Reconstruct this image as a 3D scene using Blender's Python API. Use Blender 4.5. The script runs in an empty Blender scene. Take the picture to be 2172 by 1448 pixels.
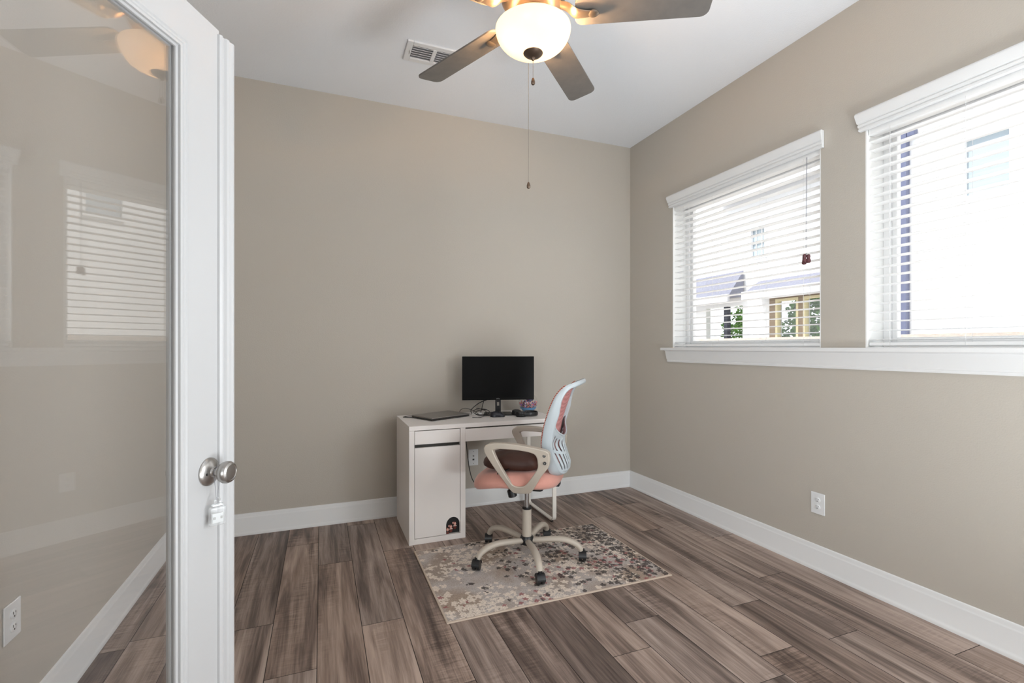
import bpy, bmesh, math, random
from mathutils import Vector, Matrix
random.seed(7)
S = bpy.context.scene
COL = S.collection
R_ = math.radians
CAMH = 1.248

# ---------------------------------------------------------------- camera, sky, sun, exposure
cam_d = bpy.data.cameras.new('camera')
cam = bpy.data.objects.new('camera', cam_d)
COL.objects.link(cam)
cam_d.sensor_width = 36.0
cam_d.lens = 1021.0 / 2172.0 * 36.0
cam_d.shift_y = 13.0 / 2172.0
cam_d.clip_start = 0.02
cam.location = (0, 0, CAMH)
cam.rotation_euler = (R_(90), 0, R_(-21.64))
S.camera = cam

world = bpy.data.worlds.new('world')
S.world = world
world.use_nodes = True
bgn = world.node_tree.nodes['Background']
bgn.inputs['Color'].default_value = (0.90, 0.95, 1.0, 1)
bgn.inputs['Strength'].default_value = 1.05

def light(name, kind, loc, rot, energy, color=(1, 1, 1), **kw):
    d = bpy.data.lights.new(name, kind)
    d.energy = energy
    d.color = color
    for k, v in kw.items():
        setattr(d, k, v)
    o = bpy.data.objects.new(name, d)
    o.location = loc
    o.rotation_euler = rot
    COL.objects.link(o)
    return o
# sun high over our own roof, shining on the neighbour's facade
light('sun', 'SUN', (-5, 0, 12), (R_(0), R_(-33), R_(-14)), 3.1, (1, 0.97, 0.92), angle=R_(1.0))
# added fill in the unseen hall, brightens the right and back walls
light('hall_fill', 'AREA', (-2.1, -1.35, 1.25), (0, R_(-100), R_(42)), 52.0, (0.90, 0.96, 1.0),
      shape='RECTANGLE', size=1.9, size_y=1.3)
# added upward fill behind the camera, brightens the ceiling
light('front_fill', 'AREA', (1.55, -0.62, 0.45), (0, R_(165), R_(-60)), 46.0, (0.88, 0.95, 1.0),
      shape='RECTANGLE', size=1.3, size_y=0.8)

light('side_fill', 'AREA', (2.5, -0.25, 1.55), (0, R_(92), R_(-22)), 25.0, (0.90, 0.96, 1.0),
      shape='RECTANGLE', size=1.3, size_y=0.8)  # added fill beside the right wall, no window stands there

S.view_settings.view_transform = 'Standard'
S.view_settings.look = 'None'
S.view_settings.gamma = 1.0
S.view_settings.use_curve_mapping = False
S.view_settings.exposure = 0.97

# ---------------------------------------------------------------- helpers
def srgb(r, g, b):
    f = lambda c: (c / 255 / 12.92) if c / 255 <= 0.04045 else ((c / 255 + 0.055) / 1.055) ** 2.4
    return (f(r), f(g), f(b), 1)

class MB:
    def __init__(self):
        self.v = []
        self.f = []
    def add(self, vs, fs, M=None):
        o = len(self.v)
        for p in vs:
            p = Vector(p)
            if M is not None:
                p = M @ p
            self.v.append(p)
        for q in fs:
            self.f.append([o + i for i in q])
        return self
    def box(self, x0, x1, y0, y1, z0, z1, M=None):
        vs = [(x0, y0, z0), (x1, y0, z0), (x1, y1, z0), (x0, y1, z0), (x0, y0, z1), (x1, y0, z1), (x1, y1, z1), (x0, y1, z1)]
        fs = [(0, 3, 2, 1), (4, 5, 6, 7), (0, 1, 5, 4), (1, 2, 6, 5), (2, 3, 7, 6), (3, 0, 4, 7)]
        return self.add(vs, fs, M)
    def prism(self, poly, a0, a1, axis='z', M=None):
        # poly in 2D; axis = extrusion axis.  x: (y,z)  y: (x,z)  z: (x,y)
        def P(p, a):
            return {'x': (a, p[0], p[1]), 'y': (p[0], a, p[1]), 'z': (p[0], p[1], a)}[axis]
        n = len(poly)
        vs = [P(p, a0) for p in poly] + [P(p, a1) for p in poly]
        fs = [list(range(n))[::-1], list(range(n, 2 * n))]
        for i in range(n):
            j = (i + 1) % n
            fs.append([i, j, n + j, n + i])
        return self.add(vs, fs, M)
    def lathe(self, prof, n=32, M=None, cap=True):
        # prof: list of (r, z)
        vs = []
        fs = []
        for (r, z) in prof:
            for k in range(n):
                a = 2 * math.pi * k / n
                vs.append((r * math.cos(a), r * math.sin(a), z))
        m = len(prof)
        for i in range(m - 1):
            for k in range(n):
                l = (k + 1) % n
                fs.append([i * n + k, i * n + l, (i + 1) * n + l, (i + 1) * n + k])
        if cap:
            fs.append(list(range(n))[::-1])
            fs.append([(m - 1) * n + k for k in range(n)])
        return self.add(vs, fs, M)
    def tube(self, pts, r, n=10, closed=False, flat=None, up=(0, 0, 1)):
        pts = [Vector(p) for p in pts]
        m = len(pts)
        rs = r if isinstance(r, (list, tuple)) else [r] * m
        fl = flat if flat is not None else 1.0
        vs = []
        prev = None
        for i in range(m):
            if closed:
                t = (pts[(i + 1) % m] - pts[(i - 1) % m])
            else:
                t = pts[min(i + 1, m - 1)] - pts[max(i - 1, 0)]
            t.normalize()
            u = Vector(up)
            if prev is None:
                if abs(t.dot(u)) > 0.95:
                    u = Vector((1, 0, 0))
                s = t.cross(u).normalized()
            else:
                s = (prev - t * prev.dot(t)).normalized()
            prev = s
            w = s.cross(t).normalized()
            for k in range(n):
                a = 2 * math.pi * k / n
                vs.append(pts[i] + s * math.cos(a) * rs[i] + w * math.sin(a) * rs[i] * fl)
        fs = []
        for i in range(m if closed else m - 1):
            j = (i + 1) % m
            for k in range(n):
                l = (k + 1) % n
                fs.append([i * n + k, i * n + l, j * n + l, j * n + k])
        if not closed:
            fs.append([k for k in range(n)][::-1])
            fs.append([(m - 1) * n + k for k in range(n)])
        return self.add(vs, fs)
    def frame(self, a, x0, x1, u0, u1, v0, v1, w):
        # rectangular ring without overlapping pieces; a = thin axis, (u, v) the plane
        for (p, q_, s_, t) in ((u0, u0 + w, v0, v1), (u1 - w, u1, v0, v1), (u0 + w, u1 - w, v0, v0 + w), (u0 + w, u1 - w, v1 - w, v1)):
            if a == 'x':
                self.box(x0, x1, p, q_, s_, t)
            else:
                self.box(p, q_, s_, t, x0, x1)
        return self
    def cyl(self, p0, p1, r, n=16):
        return self.tube([p0, p1], r, n)
    def sphere(self, c, r, n=16, sx=1, sy=1, sz=1):
        prof = []
        m = n // 2
        for i in range(m + 1):
            a = -math.pi / 2 + math.pi * i / m
            prof.append((max(r * math.cos(a), 1e-5), r * math.sin(a)))
        return self.lathe(prof, n, Matrix.Translation(c) @ Matrix.Diagonal((sx, sy, sz, 1)))
    def build(self, name, mat, parent=None, loc=(0, 0, 0), rotz=0, smooth=35, bevel=0, seg=2, subsurf=0):
        me = bpy.data.meshes.new(name)
        me.from_pydata([tuple(p) for p in self.v], [], self.f)
        me.validate()
        bm = bmesh.new()
        bm.from_mesh(me)
        bmesh.ops.recalc_face_normals(bm, faces=bm.faces)
        bm.to_mesh(me)
        bm.free()
        if isinstance(mat, (list, tuple)):
            for x in mat:
                me.materials.append(x)
        else:
            me.materials.append(mat)
        if smooth:
            for p in me.polygons:
                p.use_smooth = True
            me.set_sharp_from_angle(angle=R_(smooth))
        o = bpy.data.objects.new(name, me)
        o.location = loc
        o.rotation_euler = (0, 0, rotz)
        if parent is not None:
            o.parent = parent
        COL.objects.link(o)
        if bevel:
            b = o.modifiers.new('bevel', 'BEVEL')
            b.width = bevel
            b.segments = seg
            b.limit_method = 'ANGLE'
            b.angle_limit = R_(40)
            b.harden_normals = True
        if subsurf:
            s = o.modifiers.new('sub', 'SUBSURF')
            s.levels = subsurf
            s.render_levels = subsurf
        return o

def thing(name, label, cat, loc=(0, 0, 0), rotz=0, group=None):
    o = bpy.data.objects.new(name, None)
    o.empty_display_size = 0.05
    o.location = loc
    o.rotation_euler = (0, 0, rotz)
    COL.objects.link(o)
    return tag(o, label, cat, group)
def tag(o, label, cat, group=None, kind=None):
    o['label'] = label
    o['category'] = cat
    if group:
        o['group'] = group
    if kind:
        o['kind'] = kind
    return o
def struct(o):
    o['kind'] = 'structure'
    return o
def dup(root, loc, rotz, label):
    r = root.copy()
    COL.objects.link(r)
    r.location = loc
    r.rotation_euler = (0, 0, rotz)
    r['label'] = label
    for ch in list(root.children):
        c = ch.copy()
        COL.objects.link(c)
        c.parent = r
        for g in list(ch.children):
            d = g.copy()
            COL.objects.link(d)
            d.parent = c
    return r
def catmull(pts, sub=6, closed=False):
    pts = [Vector(p) for p in pts]
    n = len(pts)
    out = []
    rng = range(n) if closed else range(n - 1)
    for i in rng:
        if closed:
            p0, p1, p2, p3 = pts[(i - 1) % n], pts[i], pts[(i + 1) % n], pts[(i + 2) % n]
        else:
            p1, p2 = pts[i], pts[i + 1]
            p0 = pts[i - 1] if i > 0 else p1
            p3 = pts[i + 2] if i + 2 < n else p2
        for k in range(sub):
            t = k / sub
            out.append(0.5 * ((2 * p1) + (-p0 + p2) * t + (2 * p0 - 5 * p1 + 4 * p2 - p3) * t * t + (-p0 + 3 * p1 - 3 * p2 + p3) * t ** 3))
    if not closed:
        out.append(pts[-1])
    return out
def interp(tab, x):
    if x <= tab[0][0]:
        return tab[0][1]
    for (a, b), (c, d) in zip(tab, tab[1:]):
        if x <= c:
            return b + (d - b) * (x - a) / (c - a)
    return tab[-1][1]

# ---------------------------------------------------------------- materials
def new_mat(name):
    m = bpy.data.materials.new(name)
    m.use_nodes = True
    nt = m.node_tree
    return m, nt, nt.nodes['Principled BSDF']
def N(nt, kind, **kw):
    n = nt.nodes.new(kind)
    for k, v in kw.items():
        setattr(n, k, v)
    return n
def L(nt, a, b):
    nt.links.new(a, b)
def math_node(nt, op, a, b=None, clamp=False):
    n = N(nt, 'ShaderNodeMath', operation=op)
    n.use_clamp = clamp
    for i, x in enumerate((a, b)):
        if x is None:
            continue
        if isinstance(x, (int, float)):
            n.inputs[i].default_value = x
        else:
            L(nt, x, n.inputs[i])
    return n.outputs[0]
def ramp(nt, fac, stops, interp_='LINEAR'):
    n = N(nt, 'ShaderNodeValToRGB')
    cr = n.color_ramp
    cr.interpolation = interp_
    while len(cr.elements) < len(stops):
        cr.elements.new(0.5)
    for e, (p, c) in zip(cr.elements, stops):
        e.position = p
        e.color = c if len(c) == 4 else (*c, 1)
    L(nt, fac, n.inputs[0])
    return n.outputs[0]
def mixc(nt, fac, a, b, mode='MIX'):
    n = N(nt, 'ShaderNodeMix', data_type='RGBA', blend_type=mode)
    if isinstance(fac, (int, float)):
        n.inputs[0].default_value = fac
    else:
        L(nt, fac, n.inputs[0])
    for i, x in ((6, a), (7, b)):
        if isinstance(x, tuple):
            n.inputs[i].default_value = x
        else:
            L(nt, x, n.inputs[i])
    return n.outputs[2]
def pmat(name, col, rough=0.5, metal=0.0, spec=0.5, bump=None, var=None, coat=0.0, sheen=0.0):
    """principled; bump=(scale,strength,distance); var=(scale, amount) gentle tone variation"""
    m, nt, b = new_mat(name)
    b.inputs['Base Color'].default_value = col
    b.inputs['Roughness'].default_value = rough
    b.inputs['Metallic'].default_value = metal
    b.inputs['Specular IOR Level'].default_value = spec
    b.inputs['Coat Weight'].default_value = coat
    b.inputs['Sheen Weight'].default_value = sheen
    tc = N(nt, 'ShaderNodeTexCoord')
    if bump:
        no = N(nt, 'ShaderNodeTexNoise')
        no.inputs['Scale'].default_value = bump[0]
        no.inputs['Detail'].default_value = 3
        L(nt, tc.outputs['Object'], no.inputs['Vector'])
        bp = N(nt, 'ShaderNodeBump')
        bp.inputs['Strength'].default_value = bump[1]
        bp.inputs['Distance'].default_value = bump[2]
        L(nt, no.outputs[0], bp.inputs['Height'])
        L(nt, bp.outputs[0], b.inputs['Normal'])
    sc, am = var if var else (6.0, 0.03)
    nv = N(nt, 'ShaderNodeTexNoise')
    nv.inputs['Scale'].default_value = sc
    nv.inputs['Detail'].default_value = 2
    L(nt, tc.outputs['Object'], nv.inputs['Vector'])
    dark = tuple(c * (1 - am) for c in col[:3]) + (1,)
    lite = tuple(min(1, c * (1 + am)) for c in col[:3]) + (1,)
    L(nt, mixc(nt, nv.outputs[0], dark, lite), b.inputs['Base Color'])
    return m

M_wall = pmat('wall_paint', srgb(190, 183, 173), 0.75, bump=(140, 0.22, 0.004), var=(1.5, 0.015), spec=0.3)
M_ceil = pmat('ceiling_paint', srgb(238, 241, 246), 0.9, bump=(110, 0.25, 0.005), var=(1.2, 0.01), spec=0.2)
M_trim = pmat('trim_paint', srgb(232, 232, 232), 0.42, var=(3, 0.01))
M_doorp = pmat('door_paint', srgb(194, 194, 195), 0.38, var=(3, 0.008))
M_slat = pmat('blind_white', srgb(250, 250, 250), 0.45, var=(2, 0.01))
M_reveal = pmat('window_reveal_paint', srgb(240, 240, 238), 0.6, var=(2, 0.01))
M_vinyl = pmat('vinyl_frame', srgb(236, 236, 236), 0.4, var=(2, 0.01))
M_plate = pmat('outlet_plastic', srgb(232, 233, 234), 0.35, var=(5, 0.01))
M_slot = pmat('outlet_slot', srgb(40, 38, 36), 0.6)
M_desk = pmat('desk_white', srgb(234, 228, 224), 0.45, var=(4, 0.015))
M_legm = pmat('leg_cream_metal', srgb(236, 230, 222), 0.4)
M_gap = pmat('desk_gap_shade', srgb(60, 57, 52), 0.6)  # shade of the desk gaps as a dark tone; floor slab shares it
M_cream = pmat('chair_beige_plastic', srgb(184, 173, 160), 0.42, var=(9, 0.02))
M_backp = pmat('chair_pale_blue_plastic', srgb(184, 192, 197), 0.4, var=(9, 0.015))
M_black = pmat('black_plastic', srgb(24, 24, 26), 0.38)
M_blackm = pmat('black_matte', srgb(14, 14, 15), 0.6)
M_chrome = pmat('gas_lift_steel', srgb(190, 190, 190), 0.25, metal=1.0)
M_nickel = pmat('satin_nickel', srgb(176, 173, 170), 0.30, metal=1.0, var=(12, 0.03))
M_bronze = pmat('fan_brushed_metal', srgb(150, 136, 122), 0.36, metal=0.9, var=(20, 0.06))
M_finial = pmat('finial_bronze', srgb(100, 84, 72), 0.35, metal=0.8)
M_chain = pmat('bead_chain', srgb(150, 142, 132), 0.4, metal=0.7)
M_seat = pmat('seat_coral_fabric', srgb(202, 144, 130), 0.95, bump=(600, 0.25, 0.001), var=(40, 0.04), sheen=0.3)
M_leather = pmat('brown_cushion', srgb(62, 34, 24), 0.6, bump=(30, 0.3, 0.004), var=(12, 0.25))
M_screen = pmat('screen_black', srgb(10, 10, 11), 0.35, spec=0.12)
M_bezel = pmat('bezel_black', srgb(10, 10, 10), 0.5, spec=0.15)
M_alu = pmat('laptop_silver', srgb(150, 146, 142), 0.38, metal=0.7, var=(6, 0.04))
M_aludk = pmat('laptop_side', srgb(70, 68, 66), 0.4, metal=0.5)
M_mouse = pmat('mouse_navy', srgb(28, 30, 40), 0.3)
M_hub = pmat('white_hub', srgb(232, 230, 226), 0.4)
M_grey = pmat('logo_grey', srgb(150, 150, 150), 0.4)
M_tassel = pmat('tassel_wood', srgb(92, 52, 56), 0.5)
M_cord = pmat('blind_cord', srgb(225, 225, 225), 0.8)
M_cordgrey = pmat('pull_cord_grey', srgb(150, 150, 158), 0.8)
M_metalgrey = pmat('screw_grey', srgb(120, 118, 114), 0.35, metal=0.8)
M_vent = pmat('vent_white', srgb(228, 228, 229), 0.5, var=(4, 0.01))
M_ventin = pmat('vent_inside', srgb(140, 140, 142), 0.8)
M_white = pmat('house_white_siding', srgb(240, 240, 240), 0.8, var=(2, 0.02))
M_tan = pmat('house_tan_siding', srgb(150, 132, 112), 0.85, var=(3, 0.04))
M_shingle = pmat('roof_shingle', srgb(120, 122, 136), 0.9, bump=(60, 0.5, 0.02), var=(14, 0.2))
M_fascia = pmat('fascia', srgb(178, 178, 182), 0.7)
M_yellowtrim = pmat('window_trim_cream', srgb(222, 210, 170), 0.6)
M_darkpost = pmat('porch_post_dark', srgb(42, 46, 62), 0.6)
M_fence = pmat('fence_stone', srgb(176, 166, 158), 0.9, bump=(20, 0.6, 0.02), var=(9, 0.25))
M_spout = pmat('downspout_blue_grey', srgb(84, 90, 118), 0.5)
M_ground = pmat('outdoor_ground', srgb(205, 202, 196), 0.95, bump=(8, 0.5, 0.03), var=(3, 0.15))
M_leaf = pmat('leaf_green', srgb(104, 156, 58), 0.7, var=(5, 0.5))
M_bark = pmat('bark', srgb(70, 58, 48), 0.9, var=(20, 0.2))
M_paneblue = pmat('neighbour_pane', srgb(160, 172, 180), 0.25, spec=0.3, var=(2, 0.15))

def pane_mat(name, tint=(1, 1, 1, 1), base=0.045, rough=0.0, haze=0.0):
    m, nt, b = new_mat(name)
    nt.nodes.remove(b)
    out = nt.nodes['Material Output']
    tr = N(nt, 'ShaderNodeBsdfTransparent')
    tr.inputs[0].default_value = tint
    gl = N(nt, 'ShaderNodeBsdfGlossy')
    gl.inputs['Roughness'].default_value = rough
    geo = N(nt, 'ShaderNodeNewGeometry')
    dp = N(nt, 'ShaderNodeVectorMath', operation='DOT_PRODUCT')
    L(nt, geo.outputs['Incoming'], dp.inputs[0])
    L(nt, geo.outputs['Normal'], dp.inputs[1])
    c = math_node(nt, 'ABSOLUTE', dp.outputs['Value'])
    p = math_node(nt, 'POWER', math_node(nt, 'SUBTRACT', 1.0, c, True), 5.0)
    f = math_node(nt, 'ADD', math_node(nt, 'MULTIPLY', p, 1 - base), base, True)
    mx = N(nt, 'ShaderNodeMixShader')
    L(nt, f, mx.inputs[0])
    L(nt, tr.outputs[0], mx.inputs[1])
    L(nt, gl.outputs[0], mx.inputs[2])
    last = mx.outputs[0]
    if haze:
        df = N(nt, 'ShaderNodeBsdfDiffuse')
        df.inputs[0].default_value = (0.9, 0.9, 0.9, 1)
        m2 = N(nt, 'ShaderNodeMixShader')
        m2.inputs[0].default_value = haze
        L(nt, last, m2.inputs[1])
        L(nt, df.outputs[0], m2.inputs[2])
        last = m2.outputs[0]
    L(nt, last, out.inputs['Surface'])
    return m
M_glass = pane_mat('window_glass')
M_doorglass = pane_mat('door_glass', base=0.085, haze=0.012)
M_clear = pane_mat('clear_plastic', tint=(0.93, 0.94, 0.94, 1), base=0.07, rough=0.06, haze=0.22)
M_globe = pane_mat('globe_glass', base=0.06, rough=0.02, haze=0.05)

def bowl_mat():
    m, nt, b = new_mat('frosted_bowl_glass')
    nt.nodes.remove(b)
    out = nt.nodes['Material Output']
    tl = N(nt, 'ShaderNodeBsdfTranslucent')
    tl.inputs[0].default_value = (0.036, 0.031, 0.024, 1)
    df = N(nt, 'ShaderNodeBsdfPrincipled')
    df.inputs['Base Color'].default_value = (0.95, 0.88, 0.76, 1)
    df.inputs['Roughness'].default_value = 0.25
    df.inputs['Emission Color'].default_value = (1.0, 0.86, 0.66, 1)
    df.inputs['Emission Strength'].default_value = 0.50
    mx = N(nt, 'ShaderNodeMixShader')
    mx.inputs[0].default_value = 0.4
    L(nt, tl.outputs[0], mx.inputs[1])
    L(nt, df.outputs[0], mx.inputs[2])
    L(nt, mx.outputs[0], out.inputs['Surface'])
    return m
M_bowl = bowl_mat()

def blade_mat():
    m, nt, b = new_mat('fan_blade_wood')
    tc = N(nt, 'ShaderNodeTexCoord')
    mp = N(nt, 'ShaderNodeMapping')
    mp.inputs['Scale'].default_value = (8, 8, 8)
    L(nt, tc.outputs['Object'], mp.inputs[0])
    no = N(nt, 'ShaderNodeTexNoise')
    no.inputs['Scale'].default_value = 3
    no.inputs['Detail'].default_value = 5
    L(nt, mp.outputs[0], no.inputs['Vector'])
    c = ramp(nt, no.outputs[0], [(0.3, srgb(100, 97, 94)), (0.7, srgb(109, 105, 101))])
    L(nt, c, b.inputs['Base Color'])
    b.inputs['Roughness'].default_value = 0.45
    return m
M_blade = blade_mat()

def floor_mat():
    m, nt, b = new_mat('vinyl_plank_floor')
    tc = N(nt, 'ShaderNodeTexCoord')
    at = N(nt, 'ShaderNodeAttribute', attribute_name='plank')
    sx = N(nt, 'ShaderNodeSeparateColor')
    L(nt, at.outputs['Color'], sx.inputs[0])
    r1, r2, r3 = sx.outputs[0], sx.outputs[1], sx.outputs[2]
    off = N(nt, 'ShaderNodeCombineXYZ')
    L(nt, math_node(nt, 'MULTIPLY', r1, 37.0), off.inputs[0])
    L(nt, math_node(nt, 'MULTIPLY', r2, 53.0), off.inputs[1])
    L(nt, math_node(nt, 'MULTIPLY', r3, 11.0), off.inputs[2])
    ad = N(nt, 'ShaderNodeVectorMath', operation='ADD')
    L(nt, tc.outputs['Object'], ad.inputs[0])
    L(nt, off.outputs[0], ad.inputs[1])
    def noise(scale, sc=1.0, detail=4, dist=0.0, rough=0.5):
        mp = N(nt, 'ShaderNodeMapping')
        mp.inputs['Scale'].default_value = scale
        L(nt, ad.outputs[0], mp.inputs[0])
        n = N(nt, 'ShaderNodeTexNoise')
        n.inputs['Scale'].default_value = sc
        n.inputs['Detail'].default_value = detail
        n.inputs['Distortion'].default_value = dist
        n.inputs['Roughness'].default_value = rough
        L(nt, mp.outputs[0], n.inputs['Vector'])
        return n.outputs[0]
    broad = noise((13, 0.9, 1), 1.0, 3, 0.9, 0.55)      # long heart-wood bands
    mid = noise((38, 1.8, 1), 1.0, 5, 1.0, 0.6)          # streaks
    fine = noise((260, 7, 1), 1.0, 3, 0.2)               # fine pores
    curl = noise((7, 55, 1), 1.0, 3, 1.3)                # cross figure
    cmask = noise((5, 1.2, 1), 1.0, 2, 0.3)
    cm = ramp(nt, cmask, [(0.5, (0, 0, 0)), (0.66, (1, 1, 1))])
    v = math_node(nt, 'ADD', math_node(nt, 'MULTIPLY', broad, 0.60), math_node(nt, 'ADD', math_node(nt, 'MULTIPLY', mid, 0.30), 0.085))
    cu = math_node(nt, 'MULTIPLY', math_node(nt, 'SUBTRACT', curl, 0.5), math_node(nt, 'MULTIPLY', cm, 0.34))
    v = math_node(nt, 'ADD', v, cu)
    v = math_node(nt, 'ADD', v, math_node(nt, 'MULTIPLY', math_node(nt, 'SUBTRACT', fine, 0.5), 0.16))
    v = math_node(nt, 'ADD', v, math_node(nt, 'MULTIPLY', math_node(nt, 'SUBTRACT', r3, 0.5), 0.13))
    col = ramp(nt, v, [(0.36, srgb(76, 63, 57)), (0.46, srgb(112, 97, 89)), (0.55, srgb(148, 131, 121)), (0.68, srgb(184, 167, 156))])
    tint = mixc(nt, r2, srgb(255, 240, 230), srgb(240, 238, 240))
    col = mixc(nt, 0.6, col, tint, 'MULTIPLY')
    L(nt, col, b.inputs['Base Color'])
    b.inputs['Roughness'].default_value = 0.46
    b.inputs['Specular IOR Level'].default_value = 0.4
    bp = N(nt, 'ShaderNodeBump')
    bp.inputs['Strength'].default_value = 0.12
    bp.inputs['Distance'].default_value = 0.002
    L(nt, v, bp.inputs['Height'])
    L(nt, bp.outputs[0], b.inputs['Normal'])
    return m
M_floor = floor_mat()
M_groove = pmat('plank_groove', srgb(52, 44, 40), 0.8)

def rug_mat():
    m, nt, b = new_mat('floral_rug')
    tc = N(nt, 'ShaderNodeTexCoord')
    P = tc.outputs['Object']
    def noise(scale, detail=2, off=0.0):
        mp = N(nt, 'ShaderNodeMapping')
        mp.inputs['Location'].default_value = (off, off * 1.7, off * 0.3)
        L(nt, P, mp.inputs[0])
        n = N(nt, 'ShaderNodeTexNoise')
        n.inputs['Scale'].default_value = scale
        n.inputs['Detail'].default_value = detail
        L(nt, mp.outputs[0], n.inputs['Vector'])
        return n
    wob = noise(34, 2)
    def flowers(scale, off, rad, masknode):
        mp = N(nt, 'ShaderNodeMapping')
        mp.inputs['Location'].default_value = (off, off * 2.3, 0)
        L(nt, P, mp.inputs[0])
        w = N(nt, 'ShaderNodeVectorMath', operation='MULTIPLY_ADD')
        L(nt, wob.outputs['Color'], w.inputs[0])
        w.inputs[1].default_value = (0.013, 0.013, 0)
        L(nt, mp.outputs[0], w.inputs[2])
        vo = N(nt, 'ShaderNodeTexVoronoi', voronoi_dimensions='2D')
        vo.inputs['Scale'].default_value = scale
        vo.inputs['Randomness'].default_value = 0.9
        L(nt, w.outputs[0], vo.inputs['Vector'])
        sub = N(nt, 'ShaderNodeVectorMath', operation='SUBTRACT')
        L(nt, w.outputs[0], sub.inputs[0])
        L(nt, vo.outputs['Position'], sub.inputs[1])
        sp = N(nt, 'ShaderNodeSeparateXYZ')
        L(nt, sub.outputs[0], sp.inputs[0])
        ang = math_node(nt, 'ARCTAN2', sp.outputs[1], sp.outputs[0])
        pet = math_node(nt, 'COSINE', math_node(nt, 'MULTIPLY', ang, 5.0))
        rr = math_node(nt, 'ADD', math_node(nt, 'MULTIPLY', pet, rad * 0.28), rad)
        inside = math_node(nt, 'LESS_THAN', vo.outputs['Distance'], rr)
        rc = N(nt, 'ShaderNodeSeparateColor')
        L(nt, vo.outputs['Color'], rc.inputs[0])
        keep = math_node(nt, 'LESS_THAN', rc.outputs[0], masknode)
        return math_node(nt, 'MULTIPLY', inside, keep)
    sp = N(nt, 'ShaderNodeSeparateXYZ')
    L(nt, P, sp.inputs[0])
    X, Y = sp.outputs[0], sp.outputs[1]      # rug local, metres from its centre (x -.63..63, y -.41...41)
    n1 = noise(4.5, 2, 3).outputs[0]
    n2 = noise(5.5, 2, 9).outputs[0]
    n3 = noise(5.0, 2, 17).outputs[0]
    def mask(n, gx, gy, base, gain):
        a = math_node(nt, 'ADD', math_node(nt, 'MULTIPLY', X, gx), math_node(nt, 'MULTIPLY', Y, gy))
        a = math_node(nt, 'ADD', a, math_node(nt, 'MULTIPLY', math_node(nt, 'SUBTRACT', n, 0.5), gain))
        return math_node(nt, 'ADD', a, base, True)
    base = ramp(nt, noise(3.2, 3, 5).outputs[0], [(0.35, srgb(172, 156, 144)), (0.5, srgb(196, 187, 182)), (0.62, srgb(176, 157, 142))])
    c = base
    cream, char, rose = srgb(238, 224, 210), srgb(78, 72, 70), srgb(162, 98, 100)
    c = mixc(nt, math_node(nt, 'MULTIPLY', flowers(23, 1.3, 0.43, mask(n1, -0.2, -0.25, 0.36, 3.0)), 0.85), c, cream)
    c = mixc(nt, math_node(nt, 'MULTIPLY', flowers(36, 6.3, 0.42, mask(n1, 0.1, 0.3, 0.26, 2.6)), 0.75), c, cream)
    c = mixc(nt, math_node(nt, 'MULTIPLY', flowers(26, 4.1, 0.36, mask(n3, 0.35, 0.0, 0.06, 1.8)), 0.8), c, rose)
    c = mixc(nt, math_node(nt, 'MULTIPLY', flowers(25, 8.9, 0.40, mask(n2, 0.9, 0.15, 0.20, 2.6)), 0.85), c, char)
    c = mixc(nt, math_node(nt, 'MULTIPLY', flowers(42, 2.9, 0.40, mask(n2, 0.7, 0.5, 0.06, 2.6)), 0.8), c, srgb(92, 86, 84))
    pile = noise(300, 2, 1).outputs[0]
    c = mixc(nt, 0.55, c, ramp(nt, pile, [(0.36, (0.42, 0.40, 0.39)), (0.60, (1, 1, 1))]), 'MULTIPLY')
    # bound edge
    ex = math_node(nt, 'GREATER_THAN', math_node(nt, 'ABSOLUTE', X), 0.621)
    ey = math_node(nt, 'GREATER_THAN', math_node(nt, 'ABSOLUTE', Y), 0.405)
    c = mixc(nt, math_node(nt, 'MAXIMUM', ex, ey), c, srgb(196, 178, 162))
    L(nt, c, b.inputs['Base Color'])
    b.inputs['Roughness'].default_value = 1.3
    b.inputs['Specular IOR Level'].default_value = 0.1
    bp = N(nt, 'ShaderNodeBump')
    bp.inputs['Strength'].default_value = 0.6
    bp.inputs['Distance'].default_value = 0.003
    L(nt, pile, bp.inputs['Height'])
    L(nt, bp.outputs[0], b.inputs['Normal'])
    return m
M_rug = rug_mat()

def mesh_mat():
    m, nt, b = new_mat('coral_mesh_fabric')
    tc = N(nt, 'ShaderNodeTexCoord')
    vo = N(nt, 'ShaderNodeTexVoronoi')
    vo.inputs['Scale'].default_value = 130
    vo.inputs['Randomness'].default_value = 0.1
    L(nt, tc.outputs['Object'], vo.inputs['Vector'])
    c = ramp(nt, vo.outputs['Distance'], [(0.25, srgb(150, 92, 90)), (0.5, srgb(206, 142, 140))])
    L(nt, c, b.inputs['Base Color'])
    b.inputs['Roughness'].default_value = 0.9
    return m
M_mesh = mesh_mat()
def binding_mat():
    m, nt, b = new_mat('mesh_binding_red')
    tc = N(nt, 'ShaderNodeTexCoord')
    wv = N(nt, 'ShaderNodeTexWave', bands_direction='Z')
    wv.inputs['Scale'].default_value = 34
    L(nt, tc.outputs['Object'], wv.inputs['Vector'])
    c = ramp(nt, wv.outputs[0], [(0.35, srgb(226, 168, 150)), (0.6, srgb(150, 62, 50))])
    L(nt, c, b.inputs['Base Color'])
    b.inputs['Roughness'].default_value = 0.8
    return m
M_bind = binding_mat()
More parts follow.
